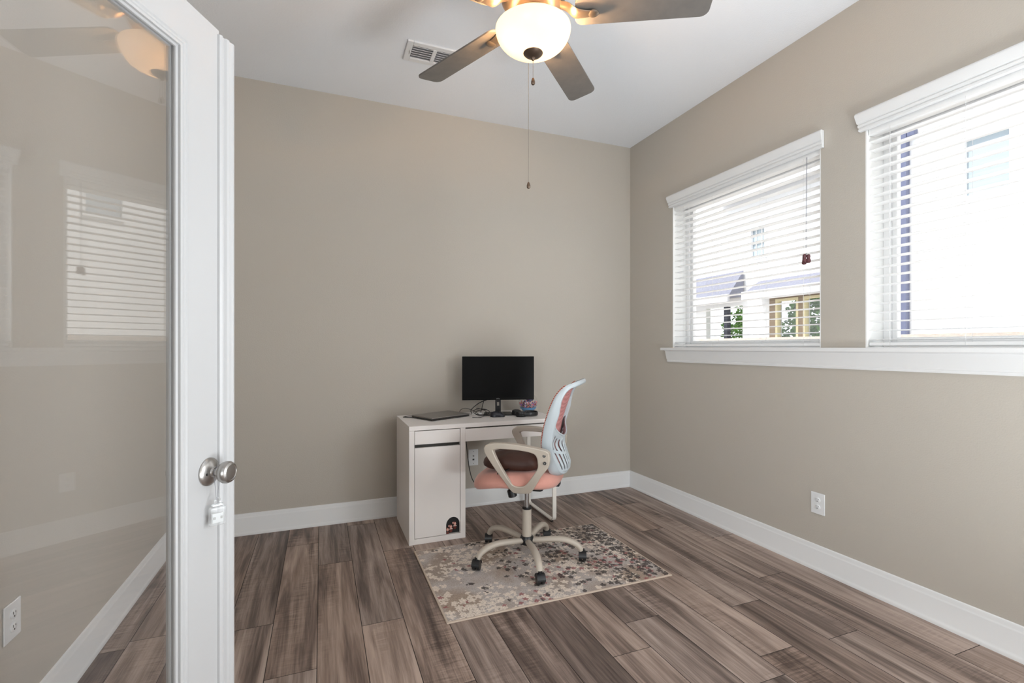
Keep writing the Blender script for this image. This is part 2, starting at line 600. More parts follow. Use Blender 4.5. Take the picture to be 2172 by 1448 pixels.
def bead_mat():
    m, nt, b = new_mat('coloured_beads')
    tc = N(nt, 'ShaderNodeTexCoord')
    vo = N(nt, 'ShaderNodeTexVoronoi')
    vo.inputs['Scale'].default_value = 90
    L(nt, tc.outputs['Object'], vo.inputs['Vector'])
    sc = N(nt, 'ShaderNodeSeparateColor')
    L(nt, vo.outputs['Color'], sc.inputs[0])
    c = ramp(nt, sc.outputs[0], [(0.0, srgb(232, 120, 110)), (0.25, srgb(40, 44, 90)), (0.45, srgb(240, 180, 150)), (0.6, srgb(150, 90, 170)), (0.8, srgb(230, 225, 235)), (0.9, srgb(90, 120, 190))], 'CONSTANT')
    L(nt, c, b.inputs['Base Color'])
    b.inputs['Roughness'].default_value = 0.25
    return m
M_bead = bead_mat()
M_bluebase = pmat('globe_blue', srgb(106, 156, 200), 0.4)
M_violet = pmat('globe_violet_foil', srgb(120, 104, 160), 0.15, metal=0.8)

# ---------------------------------------------------------------- room shell
XL, XR, YB, YF, ZC = -0.864, 2.592, 3.644, -0.75, 3.048
T = 0.12
CD = -0.02                       # diagonal entry wall lies on x + y = CD
XD, YD = CD - YF, CD - XL        # its ends: (XD, YF) and (XL, YD)

def plank_floor():
    me = bpy.data.meshes.new('floor')
    vs, fs, cols = [], [], []
    W, LEN, x00 = 0.185, 1.30, -0.015
    known = {-2: 2.422, -1: 2.021, 0: 2.972, 1: 2.254, 2: 3.03, 6: 2.954, 7: 1.837, 8: 1.325, 10: 1.765, 11: 1.415, 12: 1.931, 13: 1.154}
    rnd = random.Random(11)
    g = 0.0014
    for k in range(-15, 15):
        x0, x1 = x00 + k * W, x00 + (k + 1) * W
        x1 = min(x1, XR + 0.01)
        ph = known.get(k, rnd.random() * LEN)
        y = ph - math.ceil((ph + 2.8) / LEN) * LEN
        while y < YB + 0.02:
            y0, y1 = max(y, -2.7), min(y + LEN, YB + 0.02)
            y += LEN
            if y1 - y0 < 0.02:
                continue
            c = (rnd.random(), rnd.random(), rnd.random(), 1)
            o = len(vs)
            z = -0.0025
            vs += [(x0, y0, z), (x1, y0, z), (x1, y1, z), (x0, y1, z),
                   (x0 + g, y0 + g, 0), (x1 - g, y0 + g, 0), (x1 - g, y1 - g, 0), (x0 + g, y1 - g, 0)]
            f = [(4, 5, 6, 7), (0, 1, 5, 4), (1, 2, 6, 5), (2, 3, 7, 6), (3, 0, 4, 7)]
            for q in f:
                fs.append([o + i for i in q])
                cols.append(c)
    n0 = len(fs)
    me.from_pydata(vs, [], fs)
    ca = me.color_attributes.new('plank', 'FLOAT_COLOR', 'CORNER')
    for p in me.polygons:
        for li in p.loop_indices:
            ca.data[li].color = cols[p.index]
    me.materials.append(M_floor)
    me.materials.append(M_groove)
    for p in me.polygons:
        if p.index % 5:
            p.material_index = 1
    o = bpy.data.objects.new('floor', me)
    COL.objects.link(o)
    return struct(o)
plank_floor()
b = MB()
b.box(-2.8, XR + 0.22, -2.8, YB + T, -0.2, -0.004)
struct(b.build('floor_slab', M_gap))
b = MB()
b.box(-2.8, XR + 0.22, -2.8, YB + T, ZC, ZC + 0.2)
struct(b.build('ceiling', M_ceil))
b = MB()
b.box(XL - T, XR + 0.22, YB, YB + T, 0, ZC)
struct(b.build('wall_back', M_wall))
b = MB()
b.box(XL - T, XL, YD + 0.0, YB, 0, ZC)
struct(b.build('wall_left', M_wall))
# right wall with two window openings
WT = 0.215
SILL, HEAD = 1.248, 2.40
W1 = (1.861, 3.078)
W2 = (0.405, 1.624)
b = MB()
b.box(XR, XR + WT, YF, YB, 0, SILL)
b.box(XR, XR + WT, YF, YB, HEAD, ZC)
for y0, y1 in ((YF, W2[0]), (W2[1], W1[0]), (W1[1], YB)):
    b.box(XR, XR + WT, y0, y1, SILL, HEAD)
struct(b.build('wall_right', M_wall))
b = MB()
b.box(XD, XR + WT, YF - T, YF, 0, ZC)
struct(b.build('wall_front', M_wall))
# diagonal entry wall with the double-door opening;  a runs along (1,-1)/sqrt2 from (XL,YD)
q = math.sqrt(0.5)
DM = Matrix(((q, q, 0, XL), (-q, q, 0, YD), (0, 0, 1, 0), (0, 0, 0, 1)))   # local x = along wall, local y = into the room
LD = (XD - XL) / q
HX, HY = -0.624, 0.609            # hinge line of the open leaf
ah = (HX - XL) * q - (HY - YD) * q
a0, a1 = ah - 0.02, ah + 1.84
b = MB()
b.box(0.0, a0, -T, 0, 0, ZC, DM)
b.box(a1, LD, -T, 0, 0, ZC, DM)
b.box(a0, a1, -T, 0, 2.065, ZC, DM)
struct(b.build('wall_entry', M_wall))
b = MB()
b.box(a0, a0 + 0.015, -T - 0.005, 0.0, 0, 2.065, DM)
b.box(a1 - 0.015, a1, -T - 0.005, 0.0, 0, 2.065, DM)
b.box(a0, a1, -T - 0.005, 0.0, 2.05, 2.065, DM)
b.box(a0 - 0.06, a0, 0.0, 0.015, 0, 2.13, DM)
b.box(a1, a1 + 0.06, 0.0, 0.015, 0, 2.13, DM)
b.box(a0 - 0.06, a1 + 0.06, 0.0, 0.015, 2.065, 2.13, DM)
struct(b.build('trim_entry', M_trim))
# hall behind the camera
b = MB()
b.box(-2.8, -2.68, -2.8, YD, 0, ZC)
struct(b.build('wall_hall_left', M_wall))
b = MB()
b.box(-2.68, XD + T, -2.8, -2.68, 0, ZC)
struct(b.build('wall_hall_back', M_wall))
b = MB()
b.box(-2.68, XL - T, YD - T, YD, 0, ZC)
struct(b.build('wall_hall_end', M_wall))
b = MB()
b.box(XD, XD + T, -2.68, YF - T, 0, ZC)
struct(b.build('wall_hall_right', M_wall))

# baseboards: profile (depth, height), mitred
BP = [(0, 0), (0.020, 0), (0.020, 0.010), (0.0175, 0.018), (0.013, 0.026), (0.013, 0.112), (0.0115, 0.118), (0.0085, 0.124), (0.0085, 0.132), (0.006, 0.139), (0.0, 0.142)]
def baseboard(name, p0, p1, inward, m0, m1):
    p0, p1, inw = Vector(p0), Vector(p1), Vector(inward)
    d = (p1 - p0).normalized()
    vs = []
    for (dd, z) in BP:
        a = p0 + inw * dd + d * dd * m0
        vs.append((a.x, a.y, z + 0.0))
    for (dd, z) in BP:
        a = p1 + inw * dd - d * dd * m1
        vs.append((a.x, a.y, z + 0.0))
    n = len(BP)
    fs = [list(range(n)), list(range(n, 2 * n))[::-1]] + [[i, (i + 1) % n, n + (i + 1) % n, n + i] for i in range(n)]
    b = MB()
    b.add(vs, fs)
    return struct(b.build(name, M_trim, smooth=30))
baseboard('baseboard_back', (XL, YB), (XR, YB), (0, -1), 1, 1)
baseboard('baseboard_right', (XR, YF), (XR, YB), (-1, 0), 1, 1)
baseboard('baseboard_left', (XL, YD + 0.03), (XL, YB), (1, 0), 0, 1)
baseboard('baseboard_front', (XD + 0.03, YF), (XR, YF), (0, 1), 0, 1)

# windows
def window(name, y0, y1):
    XG = XR + 0.165
    b = MB()                       # white reveal lining (inside the hole, 6 mm)
    b.box(XR, XR + WT, y1 - 0.006, y1, SILL, HEAD)
    b.box(XR, XR + WT, y0, y0 + 0.006, SILL, HEAD)
    b.box(XR, XR + WT, y0 + 0.006, y1 - 0.006, HEAD - 0.006, HEAD)
    root = struct(b.build(name, M_reveal, smooth=0))
    f = MB()
    a0_, a1_, z0_, z1_ = y0 + 0.006, y1 - 0.006, SILL, HEAD - 0.006
    w = 0.045
    for xx0, xx1, ww, oo in ((XG - 0.035, XG + 0.035, 0.030, 0.0), (XG - 0.015, XG + 0.02, 0.022, 0.030)):
        f.frame('x', xx0, xx1, a0_ + oo, a1_ - oo, z0_ + oo, z1_ - oo, ww)
    f.build('window_frame', M_vinyl, root, bevel=0.002)
    g = MB()
    g.box(XG - 0.002, XG + 0.002, a0_ + 0.05, a1_ - 0.05, z0_ + 0.05, z1_ - 0.05)
    g.build('glass_pane', M_glass, root, smooth=0)
    return root
window('window_1', *W1)
window('window_2', *W2)
# continuous stool and apron under both windows
b = MB()
b.box(XR - 0.045, XR, 0.27, 3.175, SILL - 0.022, SILL)
b.box(XR, XR + 0.12, W1[0], W1[1], SILL - 0.002, SILL + 0.004)
b.box(XR, XR + 0.12, W2[0], W2[1], SILL - 0.002, SILL + 0.004)
struct(b.build('trim_stool', M_trim, bevel=0.005))
b = MB()
prof = [(0, 0), (-0.010, 0), (-0.013, 0.006), (-0.013, 0.012), (-0.010, 0.016), (-0.014, 0.024), (-0.018, 0.086), (-0.024, 0.092), (0, 0.092)]
ze = SILL - 0.114
n = len(prof)
vs = [(XR + d, 0.30 + (0.092 - z) * 0.22, ze + z) for d, z in prof] + [(XR + d, 3.150 - (0.092 - z) * 0.22, ze + z) for d, z in prof]
b.add(vs, [list(range(n)), list(range(n, 2 * n))[::-1]] + [[i, (i + 1) % n, n + (i + 1) % n, n + i] for i in range(n)])
struct(b.build('trim_apron', M_trim))

# blinds
def blind(y0, y1, label, tassel_y=None):
    root = thing('window_blind', label, 'blind', (XR + 0.035, (y0 + y1) / 2, SILL), 0, 'white horizontal blinds')
    hw = (y1 - y0) / 2
    top = 2.36 - SILL
    # valance with moulded profile (x negative = into the room)
    p = [(0.005, 0), (-0.053, 0.0), (-0.058, 0.003), (-0.058, 0.013), (-0.054, 0.015), (-0.054, 0.018), (-0.061, 0.020), (-0.063, 0.030), (-0.059, 0.033), (-0.059, 0.036), (-0.066, 0.039),
         (-0.069, 0.048), (-0.074, 0.062), (-0.078, 0.076), (-0.078, 0.083), (-0.073, 0.090), (-0.066, 0.094), (0.005, 0.094)]
    v = MB()
    n = len(p)
    def flare(x):
        return hw + 0.012 + (-x - 0.054) * 0.9 if x < -0.04 else hw + 0.0115
    vs = []
    for s in (-1, 1):
        for (x, z) in p:
            xx = min(x, -0.037) if x > 0 else x
            vs.append((xx, s * (hw + 0.020 + max(0, (-x - 0.054)) * 0.35), top - 0.004 + z))
    v.add(vs, [list(range(n)), list(range(n, 2 * n))[::-1]] + [[i, (i + 1) % n, n + (i + 1) % n, n + i] for i in range(n)])
    v.build('valance', M_trim, root, smooth=25)
    h = MB()
    h.box(-0.026, 0.026, -hw + 0.009, hw - 0.009, top - 0.03, top + 0.015)
    h.build('headrail', M_slat, root, bevel=0.002)
    z = 0.040
    s_ = MB()
    k = 0
    tilt = R_(3)
    while z < top - 0.045:
        n = 4
        pts_t, pts_b = [], []
        for i in range(n + 1):
            x = -0.0245 + 0.049 * i / n
            zz = 0.0012 * (1 - (2 * i / n - 1) ** 2) - x * math.tan(tilt)
            pts_t.append((x, z + zz + 0.0014))
            pts_b.append((x, z + zz - 0.0014))
        s_.prism(pts_b + pts_t[::-1], -hw + 0.012, hw - 0.012, 'y')
        z += 0.0458
        k += 1
    s_.build('slats', M_slat, root, smooth=60)
    r = MB()
    r.box(-0.025, 0.025, -hw + 0.012, hw - 0.012, 0.010, 0.026)
    r.build('bottom_rail', M_slat, root, bevel=0.003)
    for yy in (-hw + 0.11, -hw * 0.33, hw * 0.33, hw - 0.11):
        c = MB()
        for xx in (-0.027, 0.027):
            c.cyl((xx, yy, 0.012), (xx, yy, top - 0.02), 0.0008, 5)
        zz = 0.040
        while zz < top - 0.045:
            c.cyl((-0.027, yy, zz - 0.0035), (0.027, yy, zz - 0.0045), 0.0006, 4)
            zz += 0.0458
        c.build('ladder_cord', M_cord, root)
    if tassel_y is not None:
        yt = tassel_y - (y0 + y1) / 2
        c = MB()
        zt = 1.765 - SILL
        c.cyl((-0.038, yt - 0.002, zt), (-0.034, yt - 0.0015, top - 0.02), 0.0011, 5)
        c.cyl((-0.038, yt + 0.004, zt), (-0.034, yt + 0.0015, top - 0.02), 0.0011, 5)
        c.build('pull_cord', M_cordgrey, root)
        for dy, dz in ((-0.013, 0), (0.013, -0.006), (0.002, 0.003)):
            t_ = MB()
            t_.lathe([(0.004, 0.024), (0.009, 0.020), (0.0105, 0.010), (0.008, 0.002), (0.012, -0.008), (0.0125, -0.018), (0.008, -0.024)], 14,
                     Matrix.Translation((-0.038 - (0.012 if dy == 0.002 else 0), yt + dy, zt - 0.008 + dz)))
            t_.build('cord_tassel', M_tassel, root)
    return root
blind(W1[0], W1[1], 'white slat blind in the window nearer the room corner, with dark cord tassels', tassel_y=1.945)
blind(W2[0], W2[1], 'white slat blind in the larger-looking window at the right edge, no tassels in view')

# outlets
def plate(name, label, loc, rotz, w, h, duplex=True, group=None):
    root = thing(name, label, 'outlet', loc, rotz)       # local -y = out of the wall
    p = MB()
    p.box(-w / 2, w / 2, -0.006, 0, -h / 2, h / 2)
    p.build('cover_plate', M_plate, root, bevel=0.003)
    if duplex:
        for s in (-1, 1):
            r = MB()
            r.lathe([(0.0165, 0.0), (0.0165, 0.0025), (0.0155, 0.003)], 24, Matrix.Translation((0, -0.006, s * 0.0195)) @ Matrix.Rotation(R_(90), 4, 'X') @ Matrix.Diagonal((1.0, 0.86, 1, 1)))
            ro = r.build('receptacle', M_plate, root)
            k = MB()
            z0 = s * 0.0195
            k.box(-0.0072, -0.0052, -0.0096, -0.0088, z0 + 0.001, z0 + 0.009)
            k.box(0.0052, 0.0072, -0.0096, -0.0088, z0 + 0.002, z0 + 0.008)
            k.cyl((0, -0.0096, z0 - 0.006), (0, -0.0088, z0 - 0.006), 0.0028, 10)
            k.build('slot', M_slot, ro)
        sc = MB()
        sc.cyl((0, -0.0075, 0), (0, -0.0055, 0), 0.003, 12)
        sc.build('screw', M_plate, root)
    else:
        for z in (0.048, -0.048):
            sc = MB()
            sc.cyl((0, -0.0075, z), (0, -0.0055, z), 0.0028, 12)
            sc.build('screw', M_metalgrey, root)
        k = MB()
        k.cyl((0, -0.014, 0.013), (0, -0.0055, 0.013), 0.0055, 14)
        k.build('coax_jack', M_metalgrey, root)
        k = MB()
        k.box(-0.007, 0.007, -0.0075, -0.0055, -0.022, -0.010)
        k.build('data_jack', M_slot, root)
    return root
plate('wall_outlet', 'white duplex outlet on the wall below the window pier', (XR, 1.876, 0.375), R_(-90), 0.080, 0.119)
plate('wall_outlet', 'white duplex outlet seen through the glass door at lower left', (XL, 1.893, 0.430), R_(90), 0.085, 0.112)
plate('data_outlet', 'white cable jack plate on the back wall under the desk', (1.116, YB, 0.383), 0, 0.080, 0.127, duplex=False)

# ceiling vent
vx0, vx1, vy0, vy1 = 0.472, 0.812, 2.831, 3.031
root = thing('ceiling_vent', 'white rectangular louvred air vent on the ceiling behind the fan', 'vent', ((vx0 + vx1) / 2, (vy0 + vy1) / 2, ZC))
hw, hh = (vx1 - vx0) / 2, (vy1 - vy0) / 2
b = MB()
zt = -0.012
b.frame('z', zt, 0.0, -hw, hw, -hh, hh, 0.035)
b.box(-0.012, 0.012, -hh + 0.035, hh - 0.035, zt, -0.0)
b.build('vent_frame', M_vent, root, bevel=0.003)
b = MB()
b.box(-hw + 0.02, hw - 0.02, -hh + 0.02, hh - 0.02, -0.0015, 0)
b.build('vent_backing', M_ventin, root)
b = MB()
for i in range(6):
    yy = -hh + 0.046 + i * 0.0225
    s = 1
    for x0, x1 in ((-hw + 0.036, -0.012), (0.012, hw - 0.036)):
        b.prism([(yy - 0.010, -0.0125), (yy - 0.009, -0.0140), (yy + 0.008, -0.0035), (yy + 0.008, -0.002)], x0, x1, 'x')
b.build('louvres', M_vent, root)
b = MB()
b.box(-hw + 0.026, -hw + 0.030, -0.02, 0.02, -0.019, -0.010)
b.build('damper_lever', M_vent, root)

# ---------------------------------------------------------------- french door leaf (open, in front of the camera at left)
LP = Vector((-0.235, 1.376, 0))
DD = Vector((0.4523, 0.8919, 0))
DN = Vector((0.8919, -0.4523, 0))
# local frame: +x from latch edge towards the hinge (-DD), +y = -DN (thickness behind face), z up
dm = Matrix(((-DD.x, -DN.x, 0, LP.x), (-DD.y, -DN.y, 0, LP.y), (0, 0, 1, 0), (0, 0, 0, 1)))
root = bpy.data.objects.new('door_1', None)
root.matrix_world = dm
COL.objects.link(root)
struct(root)
DH, DW, DT = 2.032, 0.865, 0.035
z0 = 0.008
gx0, gx1, gz0, gz1 = 0.1225, DW - 0.1225, 0.26, 1.921
b = MB()
b.box(0, gx0 - 0.0, 0, DT, z0, DH)
b.box(gx1, DW, 0, DT, z0, DH)
b.box(gx0, gx1, 0, DT, z0, gz0)
b.box(gx0, gx1, 0, DT, gz1, DH)
b.build('door_frame', M_doorp, root, smooth=0)
# glazing bead both sides (mitred profile around the glass)
def bead(side):
    prof = [(-0.026, 0.0), (-0.024, 0.0035), (-0.019, 0.0045), (-0.016, 0.002), (-0.012, 0.002), (-0.004, -0.006), (0.0, -0.0085), (0.0, -0.013), (-0.026, -0.013)]
    m = MB()
    vs = []
    for (cx, cz, sx, sz) in ((gx0, gz0, 1, 1), (gx1, gz0, -1, 1), (gx1, gz1, -1, -1), (gx0, gz1, 1, -1)):
        for (o, h) in prof:
            y = -h if side == 0 else DT + h
            vs.append((cx + sx * (o + 0.004), y, cz + sz * (o + 0.004)))
    n = len(prof)
    fs = []
    for k in range(4):
        l = (k + 1) % 4
        for i in range(n):
            j = (i + 1) % n
            fs.append([k * n + i, k * n + j, l * n + j, l * n + i])
    m.add(vs, fs)
    m.build('glazing_bead', M_doorp, root, smooth=25)
bead(0)
bead(1)
b = MB()
b.box(gx0 + 0.001, gx1 - 0.001, DT / 2 - 0.0025, DT / 2 + 0.0025, gz0 + 0.001, gz1 - 0.001)
b.build('glass_pane', M_doorglass, root, smooth=0)
# astragal along the latch edge (proud of the face, moulded)
pr = [(0.006, 0), (0.005, -0.0055), (-0.001, -0.009), (-0.006, -0.006), (-0.010, -0.006), (-0.014, -0.011), (-0.020, -0.013), (-0.024, -0.010), (-0.028, -0.010),
      (-0.034, -0.013), (-0.040, -0.012), (-0.044, -0.008), (-0.045, 0.0), (-0.045, 0.006), (-0.004, 0.006), (-0.004, DT - 0.001), (0.0, DT - 0.001), (0.0, 0.0)]
b = MB()
b.prism(pr, z0, DH - 0.012, 'z')
b.build('astragal', M_doorp, root, smooth=28)
for hz in (0.25, 1.03, 1.80):
    b = MB()
    b.cyl((DW + 0.004, 0.0, hz - 0.045), (DW + 0.004, 0.0, hz + 0.045), 0.007, 12)
    b.build('hinge', M_nickel, root)
kz = 0.950
def knob(side):
    sgn = -1 if side == 0 else 1
    Mx = Matrix.Translation((0.036, 0 if side == 0 else DT, kz)) @ Matrix.Rotation(R_(90 * (1 if side == 0 else -1)), 4, 'X')
    r = MB()
    r.lathe([(0.0335, 0), (0.0335, 0.003), (0.031, 0.0055), (0.026, 0.0085), (0.018, 0.011), (0.0125, 0.0135), (0.0115, 0.016), (0.0105, 0.018)], 40, Mx)
    ro = r.build('knob_rosette', M_nickel, root)
    k = MB()
    k.lathe([(0.0085, 0.012), (0.0085, 0.022), (0.0115, 0.0245), (0.0115, 0.0285), (0.016, 0.031), (0.0235, 0.037), (0.0262, 0.044), (0.0262, 0.050), (0.0235, 0.056), (0.0185, 0.0585), (0.0175, 0.0575), (0.008, 0.0585), (0.0005, 0.0585)], 40, Mx)
    k.build('knob', M_nickel, root)
    if side == 0:
        h = MB()
        h.cyl((0.036 + 0.019, -0.0112, kz - 0.002), (0.036 + 0.019, -0.008, kz - 0.002), 0.003, 12)
        h.build('privacy_hole', M_slot, root)
knob(0)
knob(1)
# air freshener tag hanging from the knob
tp = dm @ Vector((0.036, -0.0225, kz))
tagr = thing('hanging_tag', 'small clear plastic box tag hanging by a string from the door knob', 'tag', (tp.x, tp.y, kz), math.atan2(-DD.y, -DD.x))
b = MB()
b.tube([(-0.0005, 0, 0.0125), (-0.0115, 0, 0.004), (-0.012, 0, -0.004), (-0.004, 0.0, -0.040), (0.001, 0, -0.066), (0.0035, 0, -0.066), (0.006, 0.0, -0.040), (0.012, 0, -0.004), (0.0115, 0, 0.004), (-0.0005, 0, 0.0125)], 0.0006, 6)
b.build('string', M_cordgrey, tagr)
rz = Matrix.Rotation(R_(-33), 4, 'Z')
b = MB()
b.box(-0.018, 0.018, -0.007, 0.007, -0.127, -0.083, rz)
b.box(-0.013, 0.013, -0.005, 0.005, -0.083, -0.075, rz)
b.build('box_body', M_clear, tagr, bevel=0.003)
b = MB()
b.tube([Vector((0.009 * math.cos(a), 0, -0.070 + 0.008 * math.sin(a))) for a in [i * math.pi * 2 / 14 for i in range(14)]], 0.0018, 6, closed=True)
b.build('loop', M_clear, tagr)
b = MB()
b.box(-0.012, 0.012, -0.0035, 0.0035, -0.121, -0.098, rz)
b.build('insert', M_plate, tagr, bevel=0.001)
b = MB()
b.box(-0.010, -0.006, -0.0045, 0.0045, -0.112, -0.106, rz)
b.box(0.005, 0.010, -0.0045, 0.0045, -0.112, -0.106, rz)
b.build('clip', M_metalgrey, tagr)

# ---------------------------------------------------------------- ceiling fan
FX, FY = 0.75, 1.673
fan = thing('ceiling_fan', 'five-blade ceiling fan with lit white glass bowl and two pull chains', 'ceiling fan', (FX, FY, ZC))
def fz(z):
    return z - ZC
b = MB()
b.lathe([(0.066, 0.0), (0.066, -0.012), (0.055, -0.040), (0.030, -0.062), (0.014, -0.066)], 32)
b.build('canopy', M_bronze, fan)
b = MB()
b.cyl((0, 0, -0.06), (0, 0, fz(2.68)), 0.0125, 16)
b.build('downrod', M_bronze, fan)
b = MB()
b.lathe([(0.020, fz(2.70)), (0.045, fz(2.685)), (0.085, fz(2.665)), (0.118, fz(2.635)), (0.124, fz(2.60)), (0.120, fz(2.565)), (0.105, fz(2.54)), (0.075, fz(2.525)), (0.06, fz(2.52))], 48)
b.build('motor_housing', M_bronze, fan)
b = MB()
b.lathe([(0.06, fz(2.525)), (0.066, fz(2.51)), (0.068, fz(2.485)), (0.085, fz(2.476)), (0.100, fz(2.474)), (0.100, fz(2.469)), (0.04, fz(2.469))], 48)
b.build('light_kit', M_bronze, fan)
PITCH = R_(12)
for i in range(5):
    a = R_(43.3 + 72 * i)
    Mr = Matrix.Rotation(a, 4, 'Z') @ Matrix.Translation((0, 0, fz(2.512))) @ Matrix.Rotation(-PITCH, 4, 'X')
    # blade outline in (x radial, y)
    pts = []
    def arc(cx, cy, r, s, e, n=6):
        for k in range(n + 1):
            t = R_(s + (e - s) * k / n)
            pts.append((cx + r * math.cos(t), cy + r * math.sin(t)))
    arc(0.190, -0.030, 0.032, 180, 270)
    arc(0.655 - 0.030, -0.068 + 0.030, 0.030, 270, 360)
    arc(0.655 - 0.030, 0.068 - 0.030, 0.030, 0, 90)
    arc(0.190, 0.030, 0.032, 90, 180)
    bl = MB()
    bl.prism(pts, 0.0, 0.007, 'z', Mr)
    bo = bl.build('blade', M_blade, fan, bevel=0.0015)
    # blade iron: from housing out under the blade
    ir = MB()
    Ma = Matrix.Rotation(a, 4, 'Z')
    arm = catmull([(0.095, 0, fz(2.546)), (0.130, 0, fz(2.532)), (0.155, 0, fz(2.510)), (0.180, 0, fz(2.502)), (0.225, 0, fz(2.4995))], 5)
    w = [0.020, 0.026, 0.030, 0.030, 0.024]
    nn = len(arm)
    ws = [0.018 + 0.012 * math.sin(math.pi * min(1, k / (nn - 1) * 1.1)) for k in range(nn)]
    ir.tube([Ma @ p for p in arm], ws, 12, flat=0.26)
    ir.sphere(Ma @ Vector((0.226, 0, fz(2.4995))), 0.021, 14, 1, 1, 0.36)
    ir.build('blade_iron', M_bronze, fan)
BR, BZ = 0.143, 2.456
def bowlp(r, off):
    return [(r * 0.975, 0.005), (r * 1.0, 0.0), (r * 0.985, -0.014), (r * 0.925, -0.035), (r * 0.81, -0.055), (r * 0.63, -0.072), (r * 0.42, -0.084), (r * 0.2, -0.090), (0.006, -0.092)]
outer = bowlp(BR, 0.0)
inner = bowlp(BR - 0.004, 0.0)
inner = [(r, z + 0.004) for r, z in inner][::-1]
o2 = [(p.x, p.z) for p in catmull([(r, 0, z) for r, z in outer], 4)]
i2 = [(p.x, p.z) for p in catmull([(r, 0, z) for r, z in inner], 4)]
b = MB()
b.lathe([(r, z + fz(BZ)) for r, z in o2], 64, cap=False)
b.build('glass_bowl', M_bowl, fan, smooth=60)
b = MB()
b.lathe([(0.034, -0.084), (0.0375, -0.0865), (0.0370, -0.090), (0.030, -0.097), (0.018, -0.103), (0.008, -0.106), (0.007, -0.112), (0.004, -0.116), (0.0004, -0.117)], 32, Matrix.Translation((0, 0, fz(BZ))), cap=False)
b.lathe([(0.008, -0.090), (0.008, 0.01)], 12, Matrix.Translation((0, 0, fz(BZ))))
b.build('finial', M_finial, fan)
def chain(x, y, z0_, z1_, name='pull_chain'):
    c = MB()
    c.cyl((x, y, fz(z0_)), (x, y, fz(z1_) + 0.02), 0.0007, 5)
    z = z1_ + 0.02
    while z < z0_:
        c.sphere((x, y, fz(z)), 0.0014, 6)
        z += 0.0048
    co = c.build(name, M_chain, fan)
    f = MB()
    f.lathe([(0.002, 0.024), (0.0045, 0.021), (0.0075, 0.010), (0.0075, 0.002), (0.005, -0.002), (0.0004, -0.003)], 16, Matrix.Translation((x, y, fz(z1_))), cap=False)
    f.build('chain_fob', M_finial, co)
Fv = Vector((0.3687, 0.9296))
Rv = Vector((0.9296, -0.3687))
chain(0.0, 0.0, BZ - 0.115, 2.250)
p = Fv * 0.150 + Rv * -0.012
chain(p.x, p.y, 2.50, 1.905)
for sx in (-1, 1):
    light('bowl_bulb', 'POINT', (FX + 0.06 * sx, FY, 2.440), (0, 0, 0), 13.0, (1.0, 0.60, 0.30), shadow_soft_size=0.03)

# ---------------------------------------------------------------- rug
RX, RY = (0.526 + 1.786) / 2, (2.124 + 2.950) / 2
b = MB()
b.box(-0.63, 0.63, -0.414, 0.414, 0, 0.008)
o = b.build('area_rug', M_rug, loc=(RX, RY, 0.0), bevel=0.003)
tag(o, 'grey and cream floral rug with charcoal and rose blossoms under the office chair', 'rug')
RZ = 0.008

# ---------------------------------------------------------------- desk
DX0, DX1, DY0, DY1 = 0.515, 1.572, 3.055, 3.585
desk = thing('desk', 'white desk with left cabinet, drawers and metal sled leg on the right', 'desk', (DX0, DY0, 0))
DWd, DDp = DX1 - DX0, DY1 - DY0
CW = 0.368                       # cabinet width
b = MB()
b.box(0, DWd, 0, DDp, 0.722, 0.750)
b.build('desktop', M_desk, desk, bevel=0.0015)
for x0 in (0.0, CW - 0.034):
    b = MB()
    b.box(x0, x0 + 0.034, 0, DDp, 0.0, 0.7215)
    b.build('side_panel', M_desk, desk, bevel=0.001)
b = MB()
b.box(0.034, CW - 0.034, 0.001, DDp, 0.0, 0.035)
b.build('bottom_rail', M_desk, desk, bevel=0.001)
b = MB()
b.box(0.034, CW - 0.034, DDp - 0.012, DDp - 0.004, 0.035, 0.722)
b.build('back_panel', M_desk, desk)
b = MB()
b.box(0.036, CW - 0.036, 0.03, 0.036, 0.58, 0.72)  # dark sheet standing in for the shade behind the cabinet gaps
b.build('recess_shade', M_gap, desk)
b = MB()
b.box(0.0365, CW - 0.0365, 0.002, 0.022, 0.632, 0.7175)
b.build('cabinet_drawer', M_desk, desk, bevel=0.001)
# door with a real arched mouse hole
ax0, ax1, az0, az1 = 0.2385, 0.330, 0.040, 0.146
d0, d1, dz0, dz1 = 0.0365, CW - 0.0365, 0.0385, 0.611
b = MB()
b.box(d0, ax0, 0.002, 0.020, dz0, dz1)
arcp = []
cxm, rad = (ax0 + ax1) / 2, (ax1 - ax0) / 2
spring = az1 - rad * 1.12
for k in range(17):
    t = math.pi - math.pi * k / 16
    arcp.append((cxm + rad * math.cos(t), spring + rad * 1.12 * math.sin(t)))
for k in range(16):
    (x0, z0_), (x1, z1_) = arcp[k], arcp[k + 1]
    b.prism([(x0, z0_), (x1, z1_), (x1, dz1), (x0, dz1)], 0.002, 0.020, 'y')
b.box(ax1, d1, 0.002, 0.020, dz0, dz1)
door = b.build('cabinet_door', M_desk, desk, smooth=0)
b = MB()
b.box(ax0 - 0.01, ax1 + 0.01 if ax1 + 0.01 < d1 else d1, 0.0175, 0.0215, dz0 + 0.0006, az1 + 0.01)
b.build('arch_backing', M_blackm, door)
M_fig1 = pmat('figure_pink_face', srgb(232, 178, 164), 0.5)
M_fig2 = pmat('figure_brown', srgb(104, 44, 34), 0.6)
M_fig3 = pmat('figure_cream', srgb(236, 214, 206), 0.5)
